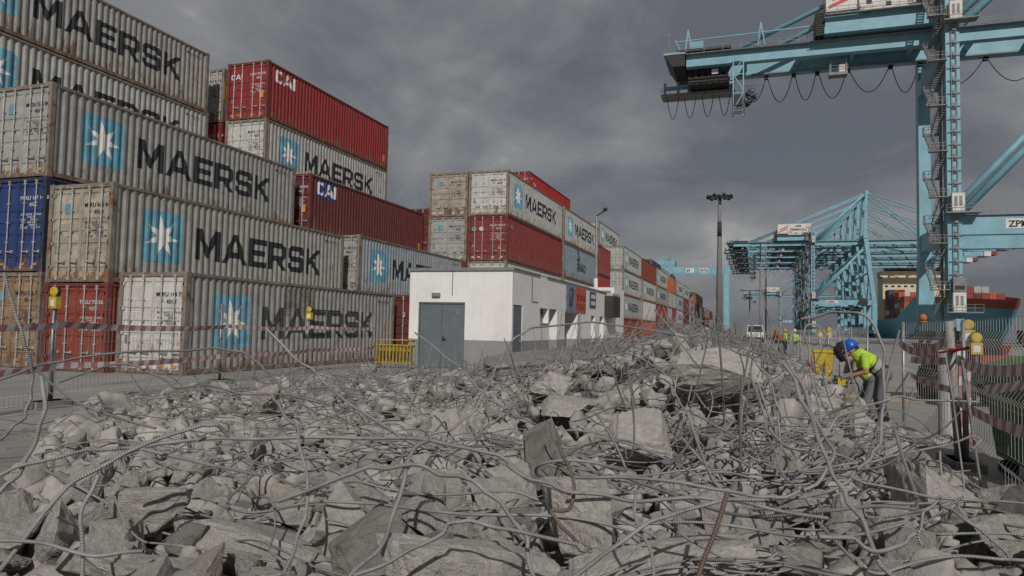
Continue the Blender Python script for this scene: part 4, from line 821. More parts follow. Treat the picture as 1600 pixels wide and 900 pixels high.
HERO=[
 (13,0,[(-1.84,3.96,0.87),(-1.76,4.09,0.89),(-1.72,4.31,0.98),(-1.71,4.62,1.15),(-1.73,4.92,1.33),(-1.72,5.13,1.44),(-1.66,5.36,1.52),(-1.56,5.61,1.54),(-1.33,6.0,1.58),(-1.1,6.4,1.55),(-0.8,6.92,1.5),(-0.7,7.17,1.47)]),
 (14,0,[(-0.94,7.07,1.73),(-0.85,7.11,1.62),(-0.74,7.05,1.49),(-0.58,6.9,1.29),(-0.47,6.74,1.19)]),
 (15,0,[(0.29,5.28,1.62),(0.46,5.23,1.66),(0.61,5.06,1.66),(0.68,5.04,1.63),(0.72,5.0,1.54),(0.74,4.91,1.42),(0.72,4.81,1.25),(0.69,4.7,1.05),(0.66,4.6,0.9),(0.6,4.47,0.83),(0.48,4.33,0.73),(0.34,4.19,0.68),(0.22,4.04,0.68),(0.06,3.88,0.69)]),
 (11,0,[(0.29,4.26,0.85),(0.35,4.38,0.95),(0.45,4.52,1.05),(0.59,4.67,1.1),(0.69,4.7,1.13),(0.81,4.85,1.16),(0.93,4.99,1.13),(1.37,5.46,1.1)]),
 (11,0,[(0.17,4.55,0.71),(0.42,4.63,0.75),(0.64,4.7,0.79),(0.87,4.88,0.82),(1.1,5.07,0.86),(1.29,5.24,0.9),(1.34,5.25,0.88),(1.26,5.17,0.83)]),
 (10,0,[(0.4,3.56,0.89),(0.49,3.59,0.85),(0.77,3.8,0.78),(1.0,3.98,0.75),(1.25,4.17,0.72)]),
 (10,0,[(0.63,3.33,0.68),(0.63,3.33,0.75),(0.66,3.39,0.81),(0.71,3.45,0.83),(0.78,3.54,0.79),(0.92,3.64,0.69),(1.01,3.67,0.61),(1.03,3.69,0.55)]),
 (12,0,[(-3.37,2.44,1.73),(-3.34,2.46,1.58),(-3.29,2.48,1.46),(-3.31,2.54,1.32),(-3.33,2.59,1.23),(-3.33,2.59,1.13),(-3.31,2.55,1.07),(-3.32,2.5,1.01),(-3.34,2.39,0.92)]),
 (12,0,[(-4.01,2.89,1.16),(-3.98,3.11,1.24),(-3.91,3.34,1.29),(-3.53,3.68,1.33),(-3.34,3.85,1.34),(-3.17,3.9,1.32),(-3.07,3.94,1.24),(-3.01,3.97,1.18),(-2.78,3.95,1.02),(-2.58,3.91,0.95)]),
 (11,0,[(-4.22,3.46,1.11),(-3.98,3.64,1.22),(-3.81,3.7,1.21),(-3.65,3.7,1.15),(-3.52,3.7,1.09),(-3.33,3.76,1.11),(-3.04,3.75,1.07),(-2.72,3.76,1.08),(-2.43,3.75,1.04)]),
 (12,0,[(-4.04,3.08,1.28),(-3.9,3.14,1.15),(-3.82,3.17,1.07),(-3.69,3.22,1.0),(-3.57,3.26,0.96),(-3.33,3.35,0.89)]),
 (15,0,[(-3.1,2.45,1.25),(-2.99,2.39,1.12),(-2.99,2.35,0.97),(-3.01,2.3,0.84),(-3.0,2.2,0.78)]),
 (15,0,[(-2.71,1.99,0.54),(-2.68,2.1,0.69),(-2.66,2.21,0.81),(-2.61,2.32,0.89),(-2.58,2.44,0.94),(-2.5,2.56,1.0),(-2.42,2.7,1.04),(-2.38,2.76,1.04),(-2.35,2.83,0.98)]),
 (13,0,[(-2.51,2.25,0.89),(-2.48,2.16,0.79),(-2.44,2.13,0.7),(-2.39,2.1,0.54)]),
 (14,0,[(-2.95,2.63,0.84),(-2.81,2.68,0.9),(-2.66,2.73,0.94),(-2.24,2.87,0.97),(-1.94,2.97,0.98),(-1.56,3.1,0.99),(-1.46,3.13,0.98),(-1.25,3.15,0.95),(-1.11,3.15,0.93),(-0.97,3.1,0.85),(-0.76,3.06,0.81)]),
 (12,0,[(-2.23,2.96,1.17),(-2.14,2.89,1.13),(-2.0,2.84,1.04),(-1.9,2.78,0.9),(-1.83,2.7,0.8),(-1.78,2.62,0.7),(-1.77,2.52,0.6),(-1.78,2.47,0.51)]),
 (14,0,[(-3.22,4.2,1.48),(-2.91,4.1,1.29),(-2.68,3.97,1.22),(-2.37,3.77,1.1),(-2.04,3.57,1.01),(-1.65,3.28,0.94),(-1.38,3.16,0.9)]),
 (14,0,[(-1.37,2.95,1.01),(-1.4,2.83,0.98),(-1.39,2.74,0.88),(-1.37,2.64,0.79),(-1.35,2.55,0.71),(-1.37,2.49,0.65),(-1.46,2.42,0.56)]),
 (14,0,[(-1.96,2.66,0.75),(-1.65,2.65,0.88),(-1.53,2.69,0.91),(-1.38,2.74,0.93),(-1.23,2.74,0.93),(-1.08,2.74,0.9),(-0.96,2.73,0.83),(-0.87,2.71,0.74),(-0.82,2.68,0.68),(-0.79,2.64,0.58)]),
 (12,0,[(-1.31,2.25,0.65),(-1.16,2.35,0.72),(-1.07,2.43,0.78),(-1.04,2.44,0.81),(-0.97,2.46,0.82),(-0.83,2.51,0.79),(-0.61,2.59,0.74)]),
 (13,1,[(-0.84,3.13,1.02),(-0.73,2.96,0.93),(-0.71,2.92,0.86),(-0.72,2.87,0.79),(-0.78,2.84,0.79),(-0.72,2.81,0.74),(-0.65,2.79,0.68)]),
 (13,0,[(-0.99,2.87,0.95),(-0.87,2.86,0.89),(-0.72,2.86,0.86),(-0.46,2.9,0.84),(-0.23,2.98,0.86),(-0.06,3.09,0.84),(0.12,3.15,0.8),(0.27,3.2,0.78)]),
 (13,0,[(-0.61,2.54,0.63),(-0.52,2.62,0.71),(-0.37,2.72,0.81),(-0.26,2.81,0.85),(-0.11,2.91,0.88),(0.02,3.01,0.87)]),
 (13,0,[(-0.79,3.26,0.84),(-0.59,3.33,0.85),(-0.32,3.37,0.84),(-0.19,3.36,0.83),(0.0,3.43,0.79),(0.13,3.47,0.79),(0.27,3.57,0.84),(0.35,3.75,0.96),(0.3,3.94,1.05),(0.24,4.12,1.21),(0.19,4.31,1.33)]),
 (10,0,[(-0.45,2.9,0.88),(-0.42,2.81,0.77),(-0.34,2.74,0.61)]),
 (14,1,[(-0.1,2.75,0.94),(-0.14,2.69,0.8),(-0.19,2.63,0.65)]),
 (14,0,[(0.13,3.54,1.38),(0.17,3.45,1.3),(0.22,3.38,1.16),(0.29,3.3,0.99),(0.33,3.22,0.89),(0.38,3.13,0.81),(0.42,3.05,0.71),(0.48,2.97,0.63)]),
 (14,0,[(0.21,2.86,0.79),(0.33,2.91,0.78),(0.41,2.93,0.74),(0.52,3.02,0.76),(0.57,3.09,0.78)]),
 (13,0,[(0.07,9.51,2.06),(0.12,9.54,1.87),(0.16,9.57,1.64),(0.19,9.59,1.4)]),
 (12,0,[(-0.01,10.02,1.94),(0.08,9.95,1.77),(0.11,9.87,1.52),(0.12,9.78,1.36)]),
 (12,0,[(0.18,9.04,1.67),(0.29,9.08,1.73),(0.29,9.08,1.65),(0.23,8.96,1.52),(0.17,8.85,1.34)]),
 (11,0,[(0.5,5.99,1.51),(0.44,5.96,1.59),(0.37,5.94,1.59),(0.34,5.83,1.53),(0.36,5.74,1.41),(0.38,5.55,1.17),(0.42,5.25,0.93)]),
 (12,0,[(-2.69,5.44,1.46),(-2.27,5.17,1.27),(-2.05,5.04,1.16),(-1.88,4.89,1.06),(-1.65,4.76,0.95)]),
 (11,0,[(-0.05,5.29,1.27),(0.02,5.11,1.09),(0.07,4.82,0.88),(0.15,4.44,0.72),(0.25,3.94,0.66)]),
 (12,0,[(-0.19,5.87,1.39),(-0.03,5.71,1.33),(0.08,5.55,1.2),(0.15,5.37,0.99),(0.16,5.07,0.77),(0.12,4.64,0.66)]),
 (12,0,[(-0.64,6.46,1.2),(-0.65,6.16,0.97),(-0.68,6.14,1.08),(-0.52,5.78,0.91),(-0.27,5.45,0.84),(-0.0,5.12,0.75)]),
 (13,0,[(-3.08,2.27,0.84),(-2.93,2.32,0.9),(-2.83,2.46,0.93),(-2.7,2.61,0.93),(-2.45,2.69,0.88),(-2.25,2.76,0.84),(-2.14,2.8,0.82)]),
 (12,0,[(-2.7,1.99,0.68),(-2.53,2.05,0.67),(-2.34,2.11,0.63),(-2.16,2.17,0.66)]),
]
HL={0:'thick bar arching up in front of white building side',2:'tall arched bar looping down beside the blue-helmeted worker',3:'wavy bar reaching right to the fence, waist high',4:'bar with hooked end pointing at the green bin',6:'narrow arched bar at bottom right corner',7:'upright ribbed bar at the left edge of the picture',14:'long straight bar lying across the lower left half',20:'short rusty S-bent bar in the foreground',25:'thick rusty bar stub leaning at bottom right of centre',28:'upright bar end sticking out above the crest',1:'short thick bar end pointing up left of the crest'}
for k,(r,ru,P) in enumerate(HERO):
    Q=[(p[0]+rr.gauss(0,.006),p[1]+rr.gauss(0,.006),p[2]+(rr.gauss(0,.005) if 0<i_<len(P)-1 else 0)) for i_,p in enumerate([tuple((Vector(P[i//2])+Vector(P[(i+1)//2]))/2) for i in range(2*len(P)-1)])]; me=bars_mesh([(spline(Q,.03),r/1000*.62,9)],'steel_bar'); me.materials.append(M['barr' if ru else ('bard' if k in(8,9,10) else 'bar')]); o=link('steel_bar',me)
    if k in HL: tag(o,HL[k],'steel bar')
    else: q=P[len(P)//2]; tag(o,f'thick ribbed grey steel bar, {zone(q[0],q[1])}, number of bends {len(P)//3}'.split(', number')[0],'steel bar','reinforcing bars in the rubble')
def wander(x,y,ang,ln,lift,curl,up0=0,up1=0,step=.16,base=.05,wob=.0):
    n=max(4,int(ln/step)); P=[]; a=ang; k=rr.gauss(0,curl); ph=rr.uniform(0,U)
    for i in range(n+1):
        t=i/n; z=max(hgt(x,y),0)+base+lift*math.sin(math.pi*t)**1.2+up0*max(0,1-t*3.2)**1.5+up1*max(0,(t-.69)*3.2)**1.5+.05*math.sin(ph+i*.9)
        P.append((x,y,z)); a+=k*step; k+=rr.gauss(0,curl*.6); k*=.9
        if rr.random()<.09: a+=rr.uniform(-.9,.9)
        hf=.55 if (t<.3 and up0>.2) or (t>.69 and up1>.2) else 1
        x+=math.cos(a)*step*hf; y+=math.sin(a)*step*hf
    zs=[p[2] for p in P]
    for it in range(2): zs=[zs[0]]+[(zs[i-1]+zs[i]*2+zs[i+1])/4 for i in range(1,len(zs)-1)]+[zs[-1]]
    return spline([(p[0],p[1],max(z,.03)) for p,z in zip(P,zs)],.05)
def inx(y): return rr.uniform(max(-9.3,-.98*y-.6),1.4)
n=0
for k in range(88):    # foreground, mostly lying across
    y=rr.uniform(2.4,9.5); x=inx(y)-.6; rebar(wander(x,y,rr.gauss(.1,.5)+(math.pi if rr.random()<.2 else 0),rr.uniform(1.4,4.2),abs(rr.gauss(0,.13)),.5,abs(rr.gauss(0,.12)),abs(rr.gauss(0,.15))),rr.choice((.005,.006,.0075)),rr.choices(['bar','bard','barr'],[9,2,.15])[0])
for k in range(62):    # dense tangle on the right shoulder
    y=rr.uniform(4.0,9.5); x=rr.uniform(-.9,.9); rebar(wander(x,y,rr.uniform(0,U),rr.uniform(1.0,2.8),abs(rr.gauss(.15,.18)),1.5,abs(rr.gauss(0,.4)),abs(rr.gauss(.1,.45))),rr.choice((.0055,.007,.0085)),rr.choices(['bar','bard','barr'],[9,2,.2])[0])
for k in range(60):    # crest bristles
    y=rr.uniform(10,22); x=rr.uniform(-3.6,.9); rebar(wander(x,y,rr.uniform(0,U),rr.uniform(1.2,3),abs(rr.gauss(.15,.2)),1.1,abs(rr.gauss(0,.35)),abs(rr.gauss(.15,.5))),rr.choice((.006,.0075,.009)),rr.choices(['bar','bard','barr'],[8,2,.6])[0])
for k in range(45):    # left middle
    y=rr.uniform(9,19); x=rr.uniform(-9,-3); rebar(wander(x,y,rr.gauss(0,.8),rr.uniform(1.5,4),abs(rr.gauss(.05,.15)),.8,abs(rr.gauss(0,.2)),abs(rr.gauss(0.05,.3))),rr.choice((.006,.0075,.009)),rr.choices(['bar','bard','barr'],[8,2,.6])[0])
lst=[]
for k in range(900):
    z=rr.random()
    if z<.36: y=rr.uniform(9,24); x=rr.uniform(-4.2,1.0)
    elif z<.68: y=rr.uniform(8,20); x=rr.uniform(-9,-2.5)
    elif z<.78: y=rr.uniform(4,9); x=inx(y)
    else: y=rr.uniform(20,45); x=rr.uniform(-5,1.2)
    lst.append((wander(x,y,rr.uniform(0,U),rr.uniform(.7,2.4),abs(rr.gauss(.08,.16)),1.2,abs(rr.gauss(0,.25)),abs(rr.gauss(.05,.35)) if y>8.5 else .1),rr.choice((.005,.006,.007)),5))
me=bars_mesh(lst,'loose_bar_tangle'); me.materials.append(M['bar']); o=link('loose_bar_tangle',me); tag(o,'dense tangle of thin steel bars over the rubble crest','steel tangle',kind='stuff')
# ---------------------------------------------------------------- fences, tape, site furniture
M['wire']=mat('fence_wire',(.36,.36,.35),.5,.4,var=.2); M['tapew']=mat('tape_white',(.52,.49,.48),.6,var=.2,scale=5); M['taper']=mat('tape_red',(.36,.16,.17),.6,var=.25,scale=5)
M['yel']=mat('yellow_plastic',(.50,.36,.03),.6,var=.3,scale=6,dirt=(.25,.2,.08),damt=.3); M['yeld']=mat('worn_yellow_steel',(.36,.25,.03),.6,var=.35,scale=6,dirt=(.2,.15,.08),damt=.3); M['orng']=mat('orange_plastic',(.45,.13,.03),.6,var=.3); M['redp']=mat('red_plastic',(.42,.035,.04),.55,var=.25,scale=3); M['binm']=mat('green_bin_plastic',(.085,.15,.062),.6,var=.3,scale=2,dirt=(.12,.11,.09),damt=.3)
M['blackr']=mat('black_rubber',(.018,.018,.018),.8); M['wood']=mat('weathered_timber',(.30,.24,.17),.85,var=.3,scale=6,stretch=(1,8,8))
def panel(p,q,h,label,wave=True,step=.09,group='wire mesh fence panels',r=.0022):
    p=Vector(p);q=Vector(q); d=(q-p); l=d.length; d/=l; nrm=Vector((d.y,-d.x,0))
    b=empty('mesh_fence',p,label,'fence',group)
    for s in (.03,l-.03):
        m=MB(); m.tube([d*s+Vector((0,0,.02)),d*s+Vector((0,0,h))],.021,8); m.build('post',M['steel'],b,smooth=True)
    m=MB(); n=int(l/step)
    zs=[(.1,0),(.35,0),(.42,.05),(.5,0),(h*.55,0),(h*.55+.07,.05),(h*.55+.15,0),(h-.3,0),(h-.22,.05),(h-.14,0),(h-.03,0)] if wave else [(.1,0),(h-.03,0)]
    for i in range(1,n): m.tube([d*(i*l/n)+nrm*o_+Vector((0,0,z)) for z,o_ in zs],r,3,False)
    k=.1
    while k<h: m.tube([d*.03+Vector((0,0,k)),d*(l-.03)+Vector((0,0,k))],r,3,False); k+=.2
    m.build('wire_mesh',M['wire'],b)
    for s in (.03,l-.03):
        m=MB(); c=d*s; m.box(c.x-.14,c.x+.14,c.y-.32,c.y+.32,0,.13); m.build('base_block',M['concd'],b)
    return b
def tape(p,q,sagd,label,w=.075,twist=.6,group='red and white barrier tapes'):
    n=max(10,int((Vector(q)-Vector(p)).length/.16)); P=sag(p,q,sagd,n); m=MB(); t0=random.Random(str(p)).uniform(-.5,.5)
    d=(Vector(q)-Vector(p)).normalized(); nr=Vector((d.y,-d.x,0)); E=[]
    for i,c in enumerate(P):
        a=t0*.5+twist*.5*math.sin(i*.21+t0*7); u=(Vector((0,0,1))*math.cos(a)+nr*math.sin(a))*w/2; E.append((c-u+nr*.03,c+u+nr*.03))
    for i in range(n):
        m.k=(i%2); sh=d*.03; m.add([E[i][0]-sh,E[i+1][0]-sh,E[i+1][1]+sh,E[i][1]+sh],[(0,1,2,3)])
    return tag(m.build('barrier_tape',[M['tapew'],M['taper']]),label,'barrier tape',group)
Lp=[(-10.3,5.2,0),(-11.3,9.1,0),(-12.2,14.2,0),(-13.0,18.9,0),(-13.4,23.5,0)]
nm=['leftmost fence panel running out of the picture','fence panel in front of red and white container doors','fence panel in front of faded star emblem','fence panel ending behind yellow barrier']
for i,(a,b_) in enumerate(zip(Lp,Lp[1:])):
    panel(a,b_,1.95,nm[i],False,.10,r=.0024); d=(Vector(b_)-Vector(a))
    for z,sg in ((1.42,.06),(.72,.05)): tape(Vector(a)+Vector((.06,0,z)),Vector(b_)+Vector((.06,0,z-.03)),sg,('upper' if z>1 else 'lower')+' tape strip on the '+nm[i].split(' running')[0],w=.11)
def lamp(x,y,z,label,s=1.):
    b=empty('warning_lamp',(x,y,z),label,'warning lamp','yellow warning lamps on the fences')
    m=MB(); m.box(-.085*s,.085*s,-.05*s,.05*s,-.2*s,0); m.build('battery_case',M['yel'],b)
    m=MB(); m.lathe([(.06*s,-.055*s),(.085*s,-.04*s),(.085*s,.04*s),(.06*s,.055*s)],14,(0,0,.085*s),'y'); m.build('lens',M['yel'],b); m=MB(); m.lathe([(.086*s,-.02*s),(.1*s,-.02*s),(.1*s,.02*s),(.086*s,.02*s)],14,(0,0,.085*s),'y'); m.build('lens_ring',M['blackr'],b); m=MB(); m.box(-.05*s,.05*s,-.053*s,-.05*s,-.16*s,-.05*s); m.build('sticker',M['wink'],b)
    m=MB(); m.tube([(0,0,-.2*s),(0,0,-.34*s)],.012,6); m.build('bracket',M['steel'],b)
lamp(-11.25,9.05,1.88,'yellow lamp on fence post before red container',1.0); lamp(-12.93,18.85,1.85,'yellow lamp on fence post before large lettering',1.05)
# right-hand fence, near
panel((2.02,11.75,0),(2.2,9.6,0),1.72,'near fence panel between worker and leaning post',True,.1,r=.0022); panel((2.25,9.5,0),(2.0,6.3,0),1.72,'fence panel in front of green bin',True,.12,r=.002); panel((2.02,6.2,0),(1.9,4.0,0),1.72,'nearest fence panel at right border',True,.12,r=.002)
m=MB(); m.tube([(2.21,9.52,0),(2.10,9.45,1.70)],.045,10); o=m.build('leaning_pole',mat('post_rust_painted',(.30,.29,.28),.6,var=.2,dirt=(.30,.10,.03),damt=.45,dscale=2),smooth=True); tag(o,'thick leaning post with orange rust at fence corner','post')
m=MB(); m.tube([(2.3,9.62,0),(2.28,9.6,1.7)],.03,10); o=m.build('steel_pole',M['steel'],smooth=True); tag(o,'straight thin post beside the leaning rusty post','post')
for k,(p,q,s,lb,w) in enumerate((((2.0,11.7,1.42),(2.16,9.6,1.52),.16,'white sagging tape across the panel near the worker',.11),((2.05,11.2,1.2),(2.2,9.6,1.25),.02,'second tape below the sagging white tape',.09),((2.05,11.2,.98),(2.2,9.6,.9),.02,'tape at mid height on panel beside pillar',.08),
    ((2.2,9.45,1.27),(1.98,6.2,1.32),.08,'striped tape above the green bin',.10),((2.2,9.45,.80),(1.97,6.2,.82),.05,'striped tape across the middle of the green bin',.10),((2.1,8.0,1.02),(1.95,5.5,1.32),.02,'loose tape rising to the right over the bin lid',.09))): tape(p,q,s,lb,w=w,twist=.35)
lamp(2.3,9.5,1.6,'yellow lamp at top of leaning post',.72); lamp(2.36,9.42,1.46,'second yellow lamp just right of leaning post',.66)
m=MB(); m.tube([(2.11,9.42,1.36),(2.2,9.1,1.40),(2.05,9.7,1.33)],[.035,.02,.012],7); tag(m.build('red_ribbon',M['redp']),'red ribbon knot tied round the leaning post','ribbon')
m=MB(); m.lathe([(.02,0),(.045,.01),(.05,.05),(.035,.085),(.004,.1)],12,(2.12,10.9,1.72)); m.box(2.08,2.16,10.86,10.94,1.70,1.72); tag(m.build('beacon',M['orng'],smooth=True),'orange beacon on top of the fence panel','beacon')
# pillar, bin, barrier
b=empty('pillar',(2.72,12.2,0),'pale grey round pillar standing behind the fence','pillar'); m=MB(); m.lathe([(.17,0),(.165,.02),(.165,1.28),(.15,1.32)],20); m.build('shaft',mat('pale_concrete',(.42,.41,.39),.85,var=.15,scale=4),b,smooth=True); m=MB(); m.lathe([(.06,1.32),(.06,1.36),(.03,1.38)],12); m.build('cap',M['wink'],b)
def bin_(x,y,rz,label):
    b=empty('waste_bin',(x,y,0),label,'waste bin','green waste bins',rz); w,d=1.25,.95
    m=MB(); v=[(-w/2+.1,-d/2+.1,.22),(w/2-.1,-d/2+.1,.22),(w/2-.1,d/2-.1,.22),(-w/2+.1,d/2-.1,.22),(-w/2,-d/2,1.15),(w/2,-d/2,1.15),(w/2,d/2,1.15),(-w/2,d/2,1.15)]; m.add(v,[(0,3,2,1),(0,1,5,4),(1,2,6,5),(2,3,7,6),(3,0,4,7),(4,5,6,7)]); m.build('body',M['binm'],b)
    m=MB(); m.box(-w/2-.04,w/2+.04,-d/2-.04,-d/2+.03,1.08,1.19); m.box(-w/2-.04,w/2+.04,d/2-.03,d/2+.04,1.08,1.19); m.box(-w/2-.041,-w/2+.03,-d/2+.03,d/2-.03,1.081,1.189); m.box(w/2-.03,w/2+.041,-d/2+.03,d/2-.03,1.081,1.189); m.build('rim',M['binm'],b)
    m=MB(); P=[(-d/2-.02,1.2),(-d/4,1.3),(0,1.34),(d/4,1.3),(d/2+.02,1.2)]
    for i,(yy,z) in enumerate(P): m.v+=[(-w/2-.02,yy,z),(w/2+.02,yy,z)]
    for i in range(4): m.f.append((2*i,2*i+1,2*i+3,2*i+2)); m.m.append(0)
    m.f+=[(0,2,4,6,8),(1,3,5,7,9)]; m.m+=[0,0]; m.build('lid',M['binm'],b)
    for xx in (-.4,0,.4):
        m=MB(); m.add([(xx-.05,-d/2+.06,.3),(xx+.05,-d/2+.06,.3),(xx+.05,-d/2-.035,1.07),(xx-.05,-d/2-.035,1.07)],[(0,1,2,3)]); m.box(xx-.05,xx+.05,-d/2-.03,-d/2+.05,.95,1.05); m.build('rib',M['binm'],b)
    for sx in (-1,1):
        for sy in (-1,1):
            m=MB(); m.lathe([(.05,-.025),(.1,-.025),(.1,.025),(.05,.025)],12,(sx*(w/2-.2),sy*(d/2-.18),.1),'x'); m.box(sx*(w/2-.2)-.04,sx*(w/2-.2)+.04,sy*(d/2-.18)-.03,sy*(d/2-.18)+.03,.1,.23); m.build('wheel',M['blackr'],b)
    m=MB(); m.tube([(-w/2-.1,-.2,.95),(-w/2-.1,.2,.95)],.02,6); m.box(-w/2-.1,-w/2,-.22,-.18,.93,.97); m.box(-w/2-.1,-w/2,.18,.22,.93,.97); m.build('handle',M['steel'],b)
bin_(2.92,8.85,R(92),'dark green wheeled bin behind the fence, farther one'); bin_(2.88,7.35,R(88),'green wheeled bin nearest the right border')
b=empty('traffic_barrier',(2.12,6.0,0),'red and white plastic barrier leaning by the fence at right border','barrier'); m=MB(); m.box(-.04,.04,-.55,-.42,0,.95); m.box(-.04,.04,.42,.55,0,.95); m.build('leg',M['redp'],b); m=MB(); m.box(-.03,.03,-.42,.42,.62,.92); m.build('board',M['redp'],b); m=MB(); m.box(-.035,.035,-.2,.0,.62,.921); m.build('white_band',M['wink'],b)
b=empty('traffic_barrier',(2.72,11.45,0),'red and white striped board standing beside round pillar','barrier'); m=MB(); m.box(-.07,.07,-.03,.03,0,1.2); m.build('board',M['taper'],b)
for z in (.15,.5,.85): m=MB(); m.add([(-.071,-.034,z),(.071,-.034,z+.08),(.071,-.034,z+.2),(-.071,-.034,z+.12)],[(0,1,2,3)]); m.build('white_stripe',M['tapew'],b)
for x,y,l,rz,lb in ((3.1,18.6,1.6,.1,'pale timber plank on pavement behind the worker'),(3.0,19.3,1.9,.05,'second timber plank lying beside the first'),(2.9,20.3,1.2,-.1,'short timber offcut behind the planks')):
    m=MB(); m.box(-l/2,l/2,-.09,.09,0,.07); o=m.build('timber_plank',M['wood'],loc=(x,y,.005)); o.rotation_euler=(0,0,rz); tag(o,lb,'plank')
# small red dumper behind the fence
b=empty('site_dumper',(4.6,18.6,0),'red site dumper with black tyres parked behind the fence','dumper',rz=R(100))
m=MB(); m.box(-1.0,1.0,-.5,.5,.55,.8); m.build('chassis',M['cranek'],b); m=MB(); m.add([(.1,-.6,.8),(1.1,-.6,.8),(1.1,.6,.8),(.1,.6,.8),(-.1,-.75,1.35),(1.45,-.75,1.35),(1.45,.75,1.35),(-.1,.75,1.35)],[(0,3,2,1),(0,1,5,4),(1,2,6,5),(2,3,7,6),(3,0,4,7)]); m.build('skip',M['redb'],b)
m=MB(); m.box(-1.2,-.35,-.4,.4,.8,1.15); m.build('engine_cover',M['redb'],b); m=MB(); m.box(-.6,-.3,-.25,.25,1.15,1.22); m.box(-.72,-.62,-.25,.25,1.15,1.5); m.build('seat',M['blackr'],b)
for x,y,r_ in ((.65,-.65,.45),(.65,.65,.45),(-.8,-.6,.42),(-.8,.6,.42)):
    w=MB(); w.lathe([(.2,-.13),(r_-.05,-.15),(r_,-.1),(r_,.1),(r_-.05,.15),(.2,.13)],20,(x,y,r_),'y'); t=w.build('wheel',M['blackr'],b)
    h=MB(); h.lathe([(.05,-.14),(.19,-.12),(.19,.12),(.05,.14)],12,(x,y,r_),'y'); h.build('rim',M['steel'],t)
    h=MB()
    for k in range(16): a=U*k/16; h.beam((x+r_*.99*math.cos(a),y-.13,r_+r_*.99*math.sin(a)),(x+r_*.99*math.cos(a+.1),y+.13,r_+r_*.99*math.sin(a+.1)),.05,.04)
    h.build('tread',M['blackr'],t)
# far right-lane fence and furniture
FF_=[(2.3,15.6),(2.55,19.2),(2.6,22.8),(2.65,26.4),(2.62,30),(2.6,33.6),(2.4,37.2),(2.2,40.8),(1.9,44.4)]
on=['first','second','third','fourth','fifth','sixth','seventh','eighth']
for i,(a,c) in enumerate(zip(FF_,FF_[1:])):
    if i==0: continue
    panel((*a,0),(*c,0),1.75,f'{on[i]} mesh panel of the fence row beyond the workers',False,.16,r=.0032); 
    tape((a[0],a[1],1.2),(c[0],c[1],1.15),.12,f'tape strip on the {on[i]} panel beyond the workers',w=.1)
lamp(2.65,30,1.6,'yellow lamp on far fence above worker helmet',1.1); lamp(2.62,33.6,1.6,'second yellow lamp on the far fence',1.0)
b=empty('yellow_bin',(2.0,24.6,0),'yellow plastic wheeled bin beyond the workers','waste bin'); m=MB(); m.add([(-.2,-.2,.05),(.2,-.2,.05),(.2,.2,.05),(-.2,.2,.05),(-.28,-.27,.95),(.28,-.27,.95),(.28,.27,.95),(-.28,.27,.95)],[(0,3,2,1),(0,1,5,4),(1,2,6,5),(2,3,7,6),(3,0,4,7)]); m.build('body',M['yel'],b); m=MB(); m.box(-.31,.31,-.3,.3,.95,1.03); m.build('lid',M['yel'],b)
b=empty('traffic_cone',(1.55,23.6,.1),'faded red cone beside the yellow bin','cone'); m=MB(); m.lathe([(.16,.03),(.05,.72),(.03,.75)],14); m.build('cone',M['redp'],b,smooth=True); m=MB(); m.box(-.2,.2,-.2,.2,0,.03); m.build('base',M['blackr'],b); m=MB(); m.lathe([(.122,.25),(.096,.4)],14); m.build('white_band',M['wink'],b)
# yellow steel barrier by the building
b=empty('crowd_barrier',(-12.7,22.6,0),'yellow crowd barrier standing against white building corner','barrier')
for k,(y,dy) in enumerate(((0,0),(.35,.03))):
    m=MB()
    for x in (0,1.35): m.tube([(x,y,.0),(x,y,1.0)],.022,6)
    m.tube([(0,y,1.0),(1.35,y,1.0)],.022,6); m.tube([(0,y,.82),(1.35,y,.82)],.018,6); m.tube([(0,y,.2),(1.35,y,.2)],.022,6); m.build('frame',M['yeld'],b)
    for i in range(1,10): m=MB(); m.box(i*.135-.025,i*.135+.025,y-.01,y+.01,.2,.82); m.build('bar',M['yeld'],b)
    m=MB(); m.box(-.0,.04,y-.25,y+.25,0,.03); m.box(1.31,1.35,y-.25,y+.25,0,.03); m.build('foot',M['yeld'],b)
# ---------------------------------------------------------------- vehicles far down the road
def van(x,y,s,label):
    b=empty('van',(x,y,0),label,'van'); Wt=M['wink']
    m=MB(); P=[(-.95,0,.45),(.95,0,.45),(.95,0,1.15),(.85,.45,1.95),(-.85,.45,1.95),(-.95,0,1.15)]
    v=[(-.95,0,.4),(.95,0,.4),(.95,0,1.1),(-.95,0,1.1),(-.82,.7,2.0),(.82,.7,2.0),(-.95,4.6,.4),(.95,4.6,.4),(.85,4.6,2.05),(-.85,4.6,2.05),(.95,4.6,1.1),(-.95,4.6,1.1)]
    m.add(v,[(0,1,2,3),(3,2,5,4),(4,5,8,9),(6,9,8,7),(1,7,10,2),(2,10,8,5),(0,3,11,6),(3,4,9,11),(6,11,9),(7,8,10)]); m.build('body',Wt,b)
    m=MB(); m.add([(-.85,.07,1.2),(.85,.07,1.2),(.76,.6,1.9),(-.76,.6,1.9)],[(0,1,2,3)]); m.v=[(a,b_-.03,c+.02) for a,b_,c in m.v]; m.build('windscreen',M['glassd'],b)
    for sx in (-1,1):
        for yy in (.8,3.7): w=MB(); w.lathe([(.2,-.1),(.34,-.1),(.34,.1),(.2,.1)],14,(sx*.85,yy,.34),'x'); w.build('wheel',M['blackr'],b)
        m=MB(); m.box(sx*.7-.15,sx*.7+.15,-.03,.0,.75,.92); m.build('headlight',M['star'],b)
    m=MB(); m.box(-.9,.9,-.06,.0,.4,.6); m.build('bumper',M['blackr'],b); b.scale=(s,s,s)
van(-.1,120,1.35,'white van with dark windscreen facing us down the road')
